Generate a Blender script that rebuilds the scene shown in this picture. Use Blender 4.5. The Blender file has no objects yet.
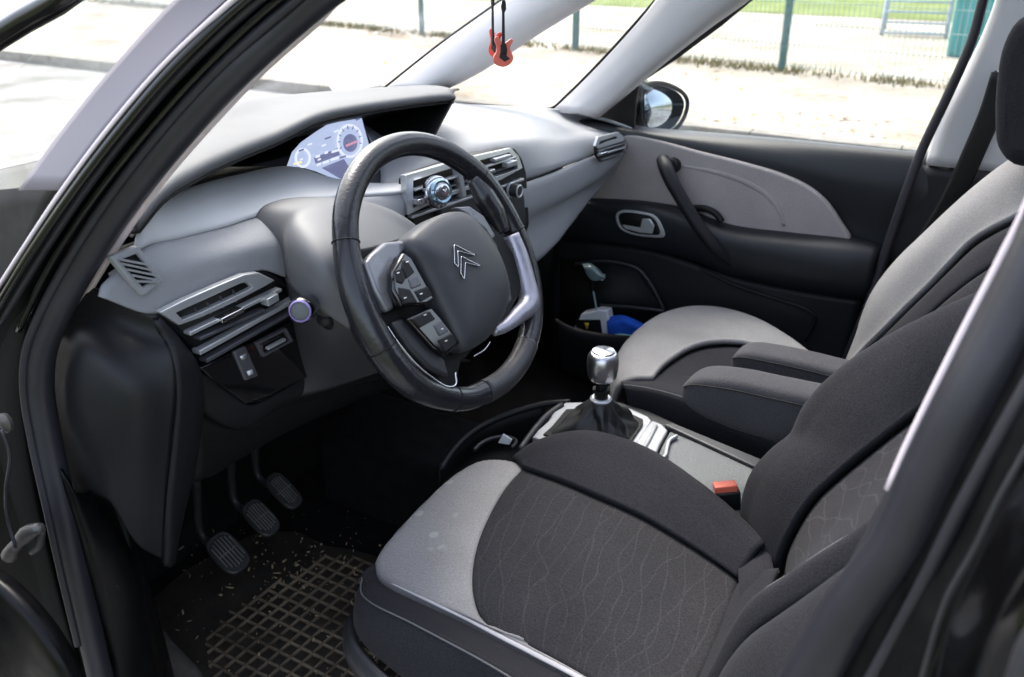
import bpy, bmesh, math, random
from mathutils import Vector as V, Matrix
random.seed(7)
scn = bpy.context.scene
COL = scn.collection
R_ = math.radians
# ---------------------------------------------------------------- camera model
CAM = V((-.24, 1.25, 1.41)); YAW, PIT, FPX = R_(-59.3), R_(25), 880.0
FW = V((math.cos(YAW)*math.cos(PIT), math.sin(YAW)*math.cos(PIT), -math.sin(PIT)))
RT = FW.cross(V((0, 0, 1))).normalized(); UP = RT.cross(FW)

def ray(px, py): return FW + RT*((px-512)/FPX) + UP*((338.5-py)/FPX)
def P(px, py, x=None, y=None, z=None):
    """a measured point: sight line of the survey photo cut with a real plane of the car"""
    d = ray(px, py)
    i, v = (0, x) if x is not None else (1, y) if y is not None else (2, z)
    return CAM + d*((v-CAM[i])/d[i])
def PL(px, py, o, n):
    d = ray(px, py); return CAM + d*((o-CAM).dot(n)/d.dot(n))
def PX(x, *l): return [P(a, b, x=x) for a, b in l]
def PY(y, *l): return [P(a, b, y=y) for a, b in l]
def PZ(z, *l): return [P(a, b, z=z) for a, b in l]
def PXs(*l): return [P(a, b, x=c) for a, b, c in l]
def PYs(*l): return [P(a, b, y=c) for a, b, c in l]
def PZs(*l): return [P(a, b, z=c) for a, b, c in l]

# ---------------------------------------------------------------- materials
def mat(name, col, rough=.5, metal=0, bump=0, bscale=400, var=0, vscale=6, spec=.5, coat=0, sheen=0, alpha=None, emit=None, es=0, rvar=0):
    m = bpy.data.materials.new(name); m.use_nodes = True
    nt = m.node_tree; b = nt.nodes['Principled BSDF']
    c4 = (*col, 1)
    b.inputs['Base Color'].default_value = c4; b.inputs['Roughness'].default_value = rough
    b.inputs['Metallic'].default_value = metal; b.inputs['Specular IOR Level'].default_value = spec
    b.inputs['Coat Weight'].default_value = coat; b.inputs['Coat Roughness'].default_value = .08
    b.inputs['Sheen Weight'].default_value = sheen
    if emit: b.inputs['Emission Color'].default_value = (*emit, 1); b.inputs['Emission Strength'].default_value = es
    tc = nt.nodes.new('ShaderNodeTexCoord')
    if var or rvar:
        n = nt.nodes.new('ShaderNodeTexNoise'); n.inputs['Scale'].default_value = vscale; n.inputs['Detail'].default_value = 6; n.inputs['Roughness'].default_value = .6
        nt.links.new(tc.outputs['Object'], n.inputs['Vector'])
        if var:
            r = nt.nodes.new('ShaderNodeMapRange'); r.inputs[1].default_value = .3; r.inputs[2].default_value = .7
            r.inputs[3].default_value = 1-var; r.inputs[4].default_value = 1+var
            nt.links.new(n.outputs[0], r.inputs[0])
            mx = nt.nodes.new('ShaderNodeVectorMath'); mx.operation = 'SCALE'; mx.inputs[0].default_value = col
            nt.links.new(r.outputs[0], mx.inputs['Scale']); nt.links.new(mx.outputs[0], b.inputs['Base Color'])
        if rvar:
            r2 = nt.nodes.new('ShaderNodeMapRange'); r2.inputs[1].default_value = .3; r2.inputs[2].default_value = .7
            r2.inputs[3].default_value = max(0, rough-rvar); r2.inputs[4].default_value = rough+rvar
            nt.links.new(n.outputs[0], r2.inputs[0]); nt.links.new(r2.outputs[0], b.inputs['Roughness'])
    if bump:
        n = nt.nodes.new('ShaderNodeTexNoise'); n.inputs['Scale'].default_value = bscale; n.inputs['Detail'].default_value = 3
        nt.links.new(tc.outputs['Object'], n.inputs['Vector'])
        bp = nt.nodes.new('ShaderNodeBump'); bp.inputs['Strength'].default_value = bump; bp.inputs['Distance'].default_value = .002
        nt.links.new(n.outputs[0], bp.inputs['Height']); nt.links.new(bp.outputs[0], b.inputs['Normal'])
    return m

def fabric(name, col, pattern=0, grain=.16, stains=0, sheen=.03, axis=1):
    m = mat(name, col, rough=.95, spec=.12, sheen=sheen); nt = m.node_tree; b = nt.nodes['Principled BSDF']
    N, L = nt.nodes.new, nt.links.new
    tc = N('ShaderNodeTexCoord')
    n = N('ShaderNodeTexNoise'); n.inputs['Scale'].default_value = 420; n.inputs['Detail'].default_value = 3
    L(tc.outputs['Object'], n.inputs['Vector'])
    n2 = N('ShaderNodeTexNoise'); n2.inputs['Scale'].default_value = 9; n2.inputs['Detail'].default_value = 5
    L(tc.outputs['Object'], n2.inputs['Vector'])
    r = N('ShaderNodeMapRange'); r.inputs[1].default_value = .3; r.inputs[2].default_value = .7; r.inputs[3].default_value = 1-grain; r.inputs[4].default_value = 1+grain
    L(n.outputs[0], r.inputs[0])
    r2 = N('ShaderNodeMapRange'); r2.inputs[1].default_value = .3; r2.inputs[2].default_value = .7; r2.inputs[3].default_value = .9; r2.inputs[4].default_value = 1.1
    L(n2.outputs[0], r2.inputs[0])
    mu = N('ShaderNodeMath'); mu.operation = 'MULTIPLY'; L(r.outputs[0], mu.inputs[0]); L(r2.outputs[0], mu.inputs[1])
    fac = mu.outputs[0]
    bumpin = n.outputs[0]
    if pattern:
        mp = N('ShaderNodeMapping'); L(tc.outputs['UV'], mp.inputs[0]); mp.inputs['Scale'].default_value = (1, 1, 1)
        dn = N('ShaderNodeTexNoise'); dn.inputs['Scale'].default_value = 1.9; dn.inputs['Detail'].default_value = 1
        L(mp.outputs[0], dn.inputs['Vector'])
        sx = N('ShaderNodeSeparateXYZ'); L(mp.outputs[0], sx.inputs[0])
        def lines(k, amp, th):
            a = N('ShaderNodeMath'); a.operation = 'MULTIPLY_ADD'; L(dn.outputs[0], a.inputs[0]); a.inputs[1].default_value = amp
            L(sx.outputs[axis], a.inputs[2])
            c = N('ShaderNodeMath'); c.operation = 'MULTIPLY'; L(a.outputs[0], c.inputs[0]); c.inputs[1].default_value = k
            f = N('ShaderNodeMath'); f.operation = 'FRACT'; L(c.outputs[0], f.inputs[0])
            s = N('ShaderNodeMath'); s.operation = 'SUBTRACT'; L(f.outputs[0], s.inputs[0]); s.inputs[1].default_value = .5
            ab = N('ShaderNodeMath'); ab.operation = 'ABSOLUTE'; L(s.outputs[0], ab.inputs[0])
            q = N('ShaderNodeMapRange'); q.inputs[1].default_value = 0; q.inputs[2].default_value = th; q.inputs[3].default_value = 1; q.inputs[4].default_value = 0
            L(ab.outputs[0], q.inputs[0]); return q.outputs[0]
        l1 = lines(13, .30, .055); l2 = lines(7, -.42, .035)
        mx = N('ShaderNodeMath'); mx.operation = 'MAXIMUM'; L(l1, mx.inputs[0]); L(l2, mx.inputs[1])
        ad = N('ShaderNodeMath'); ad.operation = 'MULTIPLY_ADD'; L(mx.outputs[0], ad.inputs[0]); ad.inputs[1].default_value = pattern; ad.inputs[2].default_value = 1
        m2 = N('ShaderNodeMath'); m2.operation = 'MULTIPLY'; L(fac, m2.inputs[0]); L(ad.outputs[0], m2.inputs[1]); fac = m2.outputs[0]
    if stains:
        # a few dried drops with pale rims, near where they sit on the cloth
        vo = N('ShaderNodeTexVoronoi'); vo.inputs['Scale'].default_value = 34; L(tc.outputs['Object'], vo.inputs['Vector'])
        ri = N('ShaderNodeMapRange'); ri.inputs[1].default_value = .22; ri.inputs[2].default_value = .3; ri.inputs[3].default_value = 1; ri.inputs[4].default_value = 0
        L(vo.outputs['Distance'], ri.inputs[0])
        nn = N('ShaderNodeTexNoise'); nn.inputs['Scale'].default_value = 11; L(tc.outputs['Object'], nn.inputs['Vector'])
        th = N('ShaderNodeMapRange'); th.inputs[1].default_value = .58; th.inputs[2].default_value = .63; L(nn.outputs[0], th.inputs[0])
        mm = N('ShaderNodeMath'); mm.operation = 'MULTIPLY'; L(ri.outputs[0], mm.inputs[0]); L(th.outputs[0], mm.inputs[1])
        ad = N('ShaderNodeMath'); ad.operation = 'MULTIPLY_ADD'; L(mm.outputs[0], ad.inputs[0]); ad.inputs[1].default_value = stains; ad.inputs[2].default_value = 1
        m2 = N('ShaderNodeMath'); m2.operation = 'MULTIPLY'; L(fac, m2.inputs[0]); L(ad.outputs[0], m2.inputs[1]); fac = m2.outputs[0]
    vm = N('ShaderNodeVectorMath'); vm.operation = 'SCALE'; vm.inputs[0].default_value = col; L(fac, vm.inputs['Scale'])
    L(vm.outputs[0], b.inputs['Base Color'])
    bp = N('ShaderNodeBump'); bp.inputs['Strength'].default_value = .5; bp.inputs['Distance'].default_value = .001
    L(bumpin, bp.inputs['Height']); L(bp.outputs[0], b.inputs['Normal'])
    return m

def glass(name, tint=(.93, .95, .94), refl=.07, graze=.25):
    m = bpy.data.materials.new(name); m.use_nodes = True; nt = m.node_tree; nt.nodes.clear()
    o = nt.nodes.new('ShaderNodeOutputMaterial'); mx = nt.nodes.new('ShaderNodeMixShader')
    t = nt.nodes.new('ShaderNodeBsdfTransparent'); t.inputs[0].default_value = (*tint, 1)
    g = nt.nodes.new('ShaderNodeBsdfGlossy'); g.inputs['Roughness'].default_value = .01; g.inputs[0].default_value = (.9, .95, 1, 1)
    f = nt.nodes.new('ShaderNodeLayerWeight'); f.inputs[0].default_value = .5
    p_ = nt.nodes.new('ShaderNodeMath'); p_.operation = 'POWER'; p_.inputs[1].default_value = 5; nt.links.new(f.outputs['Facing'], p_.inputs[0])
    a = nt.nodes.new('ShaderNodeMath'); a.operation = 'MULTIPLY_ADD'; a.inputs[1].default_value = graze; a.inputs[2].default_value = refl
    nt.links.new(p_.outputs[0], a.inputs[0]); nt.links.new(a.outputs[0], mx.inputs[0])
    nt.links.new(t.outputs[0], mx.inputs[1]); nt.links.new(g.outputs[0], mx.inputs[2]); nt.links.new(mx.outputs[0], o.inputs[0])
    return m

M = dict(
    dash=mat('soft dash plastic', (.25, .254, .268), .55, bump=.3, bscale=650, var=.07, vscale=9, rvar=.1, spec=.5),
    dashtop=mat('dash top plastic', (.27, .275, .288), .6, bump=.3, bscale=650, var=.06, vscale=9, rvar=.1),
    hoodtop=mat('dash plastic darkened for sun', (.072, .074, .081), .6, bump=.2, bscale=700, var=.08, vscale=20),  # dash grey, colour darkened to offset strong sun on the hood
    pod=mat('column plastic darkened for sun', (.115, .117, .126), .55, bump=.15, bscale=800, var=.05),  # dash grey, colour lowered for sun on top and shaded sides
    ledge=mat('ledge plastic', (.50, .505, .52), .6, bump=.15, bscale=900, var=.04),
    dark=mat('dark grained plastic', (.0085, .0085, .0105), .5, spec=.3, bump=.18, bscale=800, var=.15, vscale=12),
    darker=mat('black plastic', (.003, .003, .0035), .6, bump=.15, bscale=700, spec=.3),
    mid=mat('charcoal plastic', (.026, .026, .030), .45, bump=.12, bscale=800, var=.1),
    doorp=mat('door trim plastic', (.012, .0135, .0165), .45, spec=.35, bump=.15, bscale=900, var=.08),
    gloss=mat('piano black', (.004, .004, .005), .08, coat=.6, rvar=.03, vscale=20),
    paint=mat('black car paint', (.003, .003, .0035), .16, coat=.35, spec=.3, rvar=.08, vscale=25, bump=.03, bscale=60),
    rubber=mat('weatherstrip rubber', (.024, .023, .029), .4, spec=.4, bump=.1, bscale=350, var=.2, vscale=14),
    chrome=mat('satin chrome', (.78, .78, .82), .16, 1, rvar=.05, vscale=40),
    silver=mat('silver paint plastic', (.55, .56, .58), .3, .55, var=.06),
    knob=mat('brushed gear knob', (.62, .62, .66), .3, 1),
    slat=mat('vent slat', (.10, .10, .115), .3, .3),
    leather=mat('worn leather', (.016, .016, .020), .23, bump=.22, bscale=240, rvar=.08, vscale=18, coat=.1),
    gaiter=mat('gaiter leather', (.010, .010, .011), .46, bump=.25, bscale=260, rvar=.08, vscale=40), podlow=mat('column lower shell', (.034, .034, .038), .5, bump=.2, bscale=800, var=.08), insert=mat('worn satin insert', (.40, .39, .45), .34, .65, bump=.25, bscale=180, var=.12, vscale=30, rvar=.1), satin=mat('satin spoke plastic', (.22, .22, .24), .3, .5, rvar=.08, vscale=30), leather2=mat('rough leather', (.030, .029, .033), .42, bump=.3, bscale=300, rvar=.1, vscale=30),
    hub=mat('airbag cover', (.040, .041, .048), .45, bump=.2, bscale=900, var=.06),
    trim=mat('pillar trim', (.50, .49, .50), .7, bump=.1, bscale=700, var=.04),
    strip=mat('pale trim edge', (.80, .70, .73), .6),
    fab_l=fabric('light grey seat cloth', (.295, .282, .278), stains=.3),
    fab_l2=fabric('pale grey seat cloth', (.222, .215, .215)),
    fab_d=fabric('dark seat cloth', (.021, .0205, .0245), grain=.3),
    fab_p=fabric('patterned seat cloth', (.029, .028, .031), pattern=.42, grain=.3),
    fab_p2=fabric('patterned back cloth', (.021, .020, .023), pattern=.9, grain=.3, axis=0),
    fab_arm=fabric('armrest cloth', (.054, .053, .058), grain=.2),
    fab_door=fabric('door insert cloth', (.33, .298, .292)),
    frit=mat('frit band', (.21, .19, .215), .5), piping=mat('pale lit edge', (.50, .485, .50), .95, spec=.1),  # piping tone paints light caught by the seat panel's rolled edge
    stitch=mat('stitching', (.10, .10, .105), .8),
    carpet=mat('carpet', (.010, .0095, .010), 1, bump=.6, bscale=500, var=.3, vscale=30, spec=.1),
    matr=mat('dirty rubber mat', (.024, .020, .016), .6, bump=.4, bscale=120, var=.5, vscale=18),
    pedal=mat('worn pedal rubber', (.025, .025, .026), .45, var=.3, vscale=60),
    pedalm=mat('worn pedal metal', (.30, .29, .28), .35, .8, var=.3, vscale=60),
    lid=mat('console lid', (.10, .107, .112), .55, bump=.6, bscale=380, var=.06),
    plate=mat('console silver', (.34, .345, .36), .42, .3, var=.08, rvar=.08, vscale=30),
    orange=mat('red release button', (.62, .13, .08), .4),
    cowl=mat('cowl plastic', (.030, .026, .023), .8, var=.3, vscale=40), red=mat('red enamel', (.75, .035, .025), .3, coat=.5), salmon=mat('salmon enamel', (.80, .16, .12), .3, coat=.5),
    cord=mat('black cord', (.01, .01, .012), .6),
    screen=mat('display glow', (.02, .02, .03), .15, emit=(.44, .52, .74), es=.26),
    scr2=mat('display dial glow', (.02, .02, .03), .2, emit=(.75, .80, .98), es=.26),
    scr3=mat('display dark field', (.02, .02, .03), .2, emit=(.18, .20, .36), es=.22),
    scrred=mat('display needle glow', (.02, .02, .03), .2, emit=(.8, .4, .55), es=.2),
    scry=mat('display amber glow', (.02, .02, .03), .2, emit=(.95, .8, .35), es=.26),
    led=mat('purple ring', (.35, .28, .62), .3, .4),
    mark=mat('pale print', (.75, .75, .8), .5),
    blue=mat('blue cloth', (.01, .10, .62), .85, var=.2, vscale=30),
    white=mat('white wrapper', (.75, .76, .8), .5), green=mat('pale green wrapper', (.35, .62, .5), .5), yellow=mat('yellow mark', (.75, .5, .05), .5),
    scraper=mat('teal scraper plastic', (.22, .30, .31), .25, coat=.4), bristle=mat('clear shaft', (.35, .5, .55), .3),
    crumbs=mat('crumbs', (.32, .24, .15), .9), dust=mat('dusty metal', (.10, .09, .08), .6, .3, var=.4, vscale=40),
    mirror=mat('mirror silver', (.42, .47, .52), .04, 1),
    jamb=mat('door jamb black', (.0035, .0035, .004), .38, spec=.18, var=.3, vscale=30, rvar=.12), glass=glass('car glass', (.96, .97, .96), .03), dglass=glass('door glass', (.95, .97, .96), .035),
    belt=mat('belt webbing', (.012, .012, .013), .5, bump=.2, bscale=600),
    headlin=mat('headliner', (.35, .34, .34), .9, bump=.2, bscale=500),
    fence=mat('green powder coat', (.055, .13, .13), .5), wire=mat('green wire', (.30, .38, .36), .5),
    galv=mat('galvanised steel', (.42, .46, .52), .5, .3, var=.1), hinge=mat('dirty hinge steel', (.10, .095, .09), .5, .6, var=.4, vscale=60), teal=mat('teal sheet', (.05, .30, .30), .55, var=.1, vscale=3),
    kerb=mat('kerb stone', (.22, .20, .17), .85, bump=.4, bscale=50, var=.3, vscale=8),
    leaf=mat('dry leaves', (.40, .22, .07), .9, var=.4, vscale=40), weed=mat('weeds', (.22, .19, .09), .9, var=.5, vscale=20),
    blueglass=mat('clip face', (.30, .42, .50), .12, .8),
)

# ---------------------------------------------------------------- mesh tools
def link(name, me, m, parent=None, smooth=True):
    o = bpy.data.objects.new(name, me); COL.objects.link(o)
    if m: me.materials.append(M[m] if isinstance(m, str) else m)
    if smooth: me.polygons.foreach_set('use_smooth', [True]*len(me.polygons))
    if parent: o.parent = parent
    return o
def thing(name, label, cat, group=None, loc=(0, 0, 0)):
    o = bpy.data.objects.new(name, None); COL.objects.link(o); o.empty_display_size = .1
    o.location = loc; o['label'] = label; o['category'] = cat
    if group: o['group'] = group
    return o
def tag(o, label, cat, group=None):
    o['label'] = label; o['category'] = cat
    if group: o['group'] = group
    return o
def cr(pts, n, closed=False):
    """smooth curve through pts, n points even along its length"""
    p = [V(q) for q in pts]
    if len(p) == 2 and not closed: return [p[0].lerp(p[1], i/(n-1)) for i in range(n)]
    out = []; k = len(p); segs = k if closed else k-1
    for i in range(segs):
        if closed: a, b, c, d = p[(i-1) % k], p[i], p[(i+1) % k], p[(i+2) % k]
        else:
            b, c = p[i], p[i+1]; a = p[i-1] if i else b*2-c; d = p[i+2] if i+2 < k else c*2-b
        # centripetal-like tangents
        l0, l1, l2 = max((b-a).length, 1e-6)**.5, max((c-b).length, 1e-6)**.5, max((d-c).length, 1e-6)**.5
        m1 = (c-b)+((b-a)/l0-(c-a)/(l0+l1))*l1; m2 = (c-b)+((d-c)/l2-(d-b)/(l1+l2))*l1
        for j in range(12):
            t = j/12; t2, t3 = t*t, t*t*t
            out.append(b*(2*t3-3*t2+1)+m1*(t3-2*t2+t)+c*(-2*t3+3*t2)+m2*(t3-t2))
    out.append(p[0].copy() if closed else p[-1].copy())
    s = [0]
    for i in range(1, len(out)): s.append(s[-1]+(out[i]-out[i-1]).length)
    T = s[-1]; res = []; j = 0
    m_ = n if closed else n-1
    for i in range(n):
        t = T*i/m_
        while j < len(s)-2 and s[j+1] < t: j += 1
        d = s[j+1]-s[j]; res.append(out[j].lerp(out[j+1], (t-s[j])/d if d > 1e-9 else 0))
    return res
def grid_obj(name, m, parent, G, puff=0, pw=6, thick=.004, uv=1, orient=True, puffall=(1, 1, 1, 1), flip=False):
    """G[j][i] grid of points -> mesh; edges rolled back by puff"""
    nv, nu = len(G), len(G[0])
    me = bpy.data.meshes.new(name)
    vs = [p for r in G for p in r]
    fs = [(j*nu+i, j*nu+i+1, (j+1)*nu+i+1, (j+1)*nu+i) for j in range(nv-1) for i in range(nu-1)]
    me.from_pydata(vs, [], fs); me.update()
    c = sum((CAM-f.center).dot(f.normal)*f.area for f in me.polygons)
    if (orient and c < 0) != flip: me.flip_normals(); me.update()
    if puff:
        nm = [v.normal.copy() for v in me.vertices]
        for j in range(nv):
            for i in range(nu):
                s, t = i/(nu-1), j/(nv-1)
                a = max((1-2*s if s < .5 else 0)*puffall[0], (2*s-1 if s > .5 else 0)*puffall[1])
                b = max((1-2*t if t < .5 else 0)*puffall[2], (2*t-1 if t > .5 else 0)*puffall[3])
                h = 1-(1-a**pw)*(1-b**pw)
                k = j*nu+i; me.vertices[k].co -= nm[k]*puff*h
    ul = me.uv_layers.new(name='UVMap')
    for l in me.loops:
        j, i = divmod(l.vertex_index, nu); ul.data[l.index].uv = (i/(nu-1)*uv, j/(nv-1)*uv)
    o = link(name, me, m, parent)
    if thick:
        s = o.modifiers.new('thickness', 'SOLIDIFY'); s.thickness = thick; s.offset = -1
    return o
def loft(name, m, parent, rows, nu=32, nv=None, **k):
    rr = [cr(r, nu) for r in rows]; nv = nv or max(8, 8*(len(rows)-1))
    cols = [cr([r[i] for r in rr], nv) for i in range(nu)]
    return grid_obj(name, m, parent, [[cols[i][j] for i in range(nu)] for j in range(nv)], **k)
def coons(name, m, parent, c0, c1, d0, d1, nu=28, nv=28, bulge=0, **k):
    """c0/c1 bottom/top borders (u), d0/d1 left/right borders (v)"""
    c0, c1, d0, d1 = cr(c0, nu), cr(c1, nu), cr(d0, nv), cr(d1, nv)
    G = []
    for j in range(nv):
        t = j/(nv-1); row = []
        for i in range(nu):
            s = i/(nu-1)
            p = c0[i]*(1-t)+c1[i]*t+d0[j]*(1-s)+d1[j]*s-(c0[0]*(1-s)*(1-t)+c0[-1]*s*(1-t)+c1[0]*(1-s)*t+c1[-1]*s*t)
            row.append(p)
        G.append(row)
    if bulge:
        n = (c0[-1]-c0[0]).cross(d0[-1]-d0[0]).normalized()
        if n.dot(CAM-c0[0]) < 0: n = -n
        for j in range(nv):
            for i in range(nu):
                G[j][i] = G[j][i]+n*bulge*math.sin(math.pi*i/(nu-1))*math.sin(math.pi*j/(nv-1))
    return grid_obj(name, m, parent, G, **k)
def add_bevel(o, w, seg=3, ang=35):
    b = o.modifiers.new('bevel', 'BEVEL'); b.width = w; b.segments = seg; b.limit_method = 'ANGLE'; b.angle_limit = R_(ang)
    b.use_clamp_overlap = True; b.harden_normals = False
    try:
        o.data.set_sharp_from_angle(angle=R_(50))
    except Exception: pass
def plate(name, m, parent, outline, t=.01, d=None, bev=.002, n=0, closed=True, seg=3):
    """flat closed outline given thickness away from the viewer (or along d)"""
    pts = cr(outline, n, True) if n else [V(p) for p in outline]
    nrm = V((0, 0, 0))
    for i in range(len(pts)): nrm += pts[i].cross(pts[(i+1) % len(pts)])
    nrm.normalize()
    c = sum(pts, V((0, 0, 0)))/len(pts)
    if nrm.dot(CAM-c) < 0: nrm = -nrm; pts = pts[::-1]
    off = (V(d) if d is not None else -nrm)*t
    bm = bmesh.new()
    a = [bm.verts.new(p) for p in pts]; b = [bm.verts.new(p+off) for p in pts]
    bm.faces.new(a); bm.faces.new(b[::-1])
    for i in range(len(a)):
        j = (i+1) % len(a); bm.faces.new((a[i], b[i], b[j], a[j]))
    bmesh.ops.triangulate(bm, faces=[f for f in bm.faces if len(f.verts) > 4 and not bev])
    bmesh.ops.recalc_face_normals(bm, faces=bm.faces)
    me = bpy.data.meshes.new(name); bm.to_mesh(me); bm.free()
    o = link(name, me, m, parent)
    if bev: add_bevel(o, bev, seg)
    return o
def frame(name, m, parent, outer, inner, t=.008, raise_=0, bev=.0015, n=0, lip=0):
    if n: outer, inner = cr(outer, n, True), cr(inner, n, True)
    k = len(outer); nrm = V((0, 0, 0))
    for i in range(k): nrm += outer[i].cross(outer[(i+1) % k])
    nrm.normalize(); c = sum(outer, V((0, 0, 0)))/k
    if nrm.dot(CAM-c) < 0: nrm = -nrm
    bm = bmesh.new()
    A = [bm.verts.new(p+nrm*(raise_-lip)) for p in outer]; B = [bm.verts.new(p+nrm*raise_) for p in inner]
    A2 = [bm.verts.new(p-nrm*t) for p in outer]; B2 = [bm.verts.new(p-nrm*t) for p in inner]
    for i in range(k):
        j = (i+1) % k
        bm.faces.new((A[i], A[j], B[j], B[i])); bm.faces.new((B[i], B[j], B2[j], B2[i]))
        bm.faces.new((B2[i], B2[j], A2[j], A2[i])); bm.faces.new((A2[i], A2[j], A[j], A[i]))
    bmesh.ops.recalc_face_normals(bm, faces=bm.faces)
    me = bpy.data.meshes.new(name); bm.to_mesh(me); bm.free()
    o = link(name, me, m, parent)
    if bev: add_bevel(o, bev)
    return o
def tube(name, m, parent, pts, r, n=40, seg=16, up=None, sq=1, closed=False, caps=True, radii=None, sup=1):
    """sweep; r = radius or list along the path; sq = height/width ratio, up = direction of height"""
    path = cr(pts, n, closed); k = len(path)
    rl = r if isinstance(r, (list, tuple)) else [r]*2
    bm = bmesh.new(); rings = []; prev = None
    for i in range(k):
        if closed: t = (path[(i+1) % k]-path[i-1]).normalized()
        else: t = (path[min(i+1, k-1)]-path[max(i-1, 0)]).normalized()
        if up is not None: a = V(up)
        else: a = prev if prev is not None else (V((0, 0, 1)) if abs(t.z) < .9 else V((1, 0, 0)))
        a = (a-t*a.dot(t)).normalized(); prev = a; b = t.cross(a)
        f = i/(k-1)*(len(rl)-1); i0 = min(int(f), len(rl)-2); rr = rl[i0]*(1-(f-i0))+rl[i0+1]*(f-i0)
        ring = []
        for j in range(seg):
            th = 2*math.pi*j/seg; cx, sx = math.cos(th), math.sin(th)
            if sup != 1: cx = math.copysign(abs(cx)**sup, cx); sx = math.copysign(abs(sx)**sup, sx)
            ring.append(bm.verts.new(path[i]+b*rr*cx+a*rr*sq*sx))
        rings.append(ring)
    R2 = rings+[rings[0]] if closed else rings
    for A, B in zip(R2, R2[1:]):
        for j in range(seg): bm.faces.new((A[j], A[(j+1) % seg], B[(j+1) % seg], B[j]))
    if not closed and caps: bm.faces.new(rings[0][::-1]); bm.faces.new(rings[-1])
    bmesh.ops.recalc_face_normals(bm, faces=bm.faces)
    me = bpy.data.meshes.new(name); bm.to_mesh(me); bm.free()
    return link(name, me, m, parent)
def capsule_r(r, n=9): return [r*math.sin(math.acos(max(-1, 1-2*min(i/(n*.18), 1)/2)) if 0 else 0) for i in range(n)]
def box(name, m, parent, c, s, ax=None, bev=.003, seg=3):
    bm = bmesh.new(); bmesh.ops.create_cube(bm, size=1)
    ax = ax or (V((1, 0, 0)), V((0, 1, 0)), V((0, 0, 1))); c = V(c)
    for v in bm.verts: q = v.co; v.co = c+ax[0]*q.x*s[0]+ax[1]*q.y*s[1]+ax[2]*q.z*s[2]
    bmesh.ops.recalc_face_normals(bm, faces=bm.faces)
    me = bpy.data.meshes.new(name); bm.to_mesh(me); bm.free()
    o = link(name, me, m, parent, smooth=bool(bev))
    if bev: add_bevel(o, bev, seg)
    return o
def boxes(name, m, parent, L):
    vs, fs = [], []
    for c, s, ax in L:
        c = V(c); ax = ax or (V((1, 0, 0)), V((0, 1, 0)), V((0, 0, 1))); b = len(vs)
        for i in (-.5, .5):
            for j in (-.5, .5):
                for k in (-.5, .5): vs.append(c+ax[0]*s[0]*i+ax[1]*s[1]*j+ax[2]*s[2]*k)
        fs += [tuple(b+q for q in f) for f in ((0, 1, 3, 2), (4, 6, 7, 5), (0, 4, 5, 1), (2, 3, 7, 6), (0, 2, 6, 4), (1, 5, 7, 3))]
    me = bpy.data.meshes.new(name); me.from_pydata(vs, [], fs); me.update()
    return link(name, me, m, parent, smooth=False)
def lathe(name, m, parent, o, axis, prof, seg=32):
    """prof = [(radius, height along axis)]"""
    axis = V(axis).normalized(); a = axis.orthogonal().normalized(); b = axis.cross(a); o = V(o)
    bm = bmesh.new(); rings = []
    for r, h in prof: rings.append([bm.verts.new(o+axis*h+(a*math.cos(2*math.pi*j/seg)+b*math.sin(2*math.pi*j/seg))*max(r, 1e-5)) for j in range(seg)])
    for A, B in zip(rings, rings[1:]):
        for j in range(seg): bm.faces.new((A[j], A[(j+1) % seg], B[(j+1) % seg], B[j]))
    bm.faces.new(rings[0][::-1]); bm.faces.new(rings[-1])
    bmesh.ops.recalc_face_normals(bm, faces=bm.faces)
    me = bpy.data.meshes.new(name); bm.to_mesh(me); bm.free()
    ob = link(name, me, m, parent)
    try: me.set_sharp_from_angle(angle=R_(40))
    except Exception: pass
    return ob
def bl(q, s, t):
    """bilinear in quad (tl, tr, br, bl)"""
    return q[0].lerp(q[1], s).lerp(q[3].lerp(q[2], s), t)
def quadbox(L, q, s0, s1, t0, t1, d, off=0):
    pts = [bl(q, s0, t0), bl(q, s1, t0), bl(q, s1, t1), bl(q, s0, t1)]
    return pts

# ================================================================= CAR
car = thing('car', 'black car with its driver door open, grey and black cloth cabin seen from outside', 'car')

# ---- dashboard -----------------------------------------------------------
lipc = PXs((140,224,.56),(165,194,.57),(200,172,.60),(240,153,.63),(280,137,.65),(320,118,.66),(360,109,.668),(400,103,.675),(440,98,.68),(456,97,.68))
crest = PXs((165,140,.80),(220,106,.86),(265,97,.90),(330,91.5,.90),(390,87.5,.86),(430,86,.80),(445,87.5,.76),(453,91,.72))
back = [p+V((.16, 0, -.05)) for p in crest]
lip0 = [p+V((.010, 0, .010)) for p in lipc]
dash = loft('dashboard', 'hoodtop', car, [back, crest, [a.lerp(b, .5)+V((0, 0, .008)) for a, b in zip(cr(crest, 14), cr(lipc, 14))], [p+V((.004, 0, .005)) for p in lipc], lipc, [p+V((.004, 0, -.008)) for p in lipc]], nu=60, nv=60, thick=.006)
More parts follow.
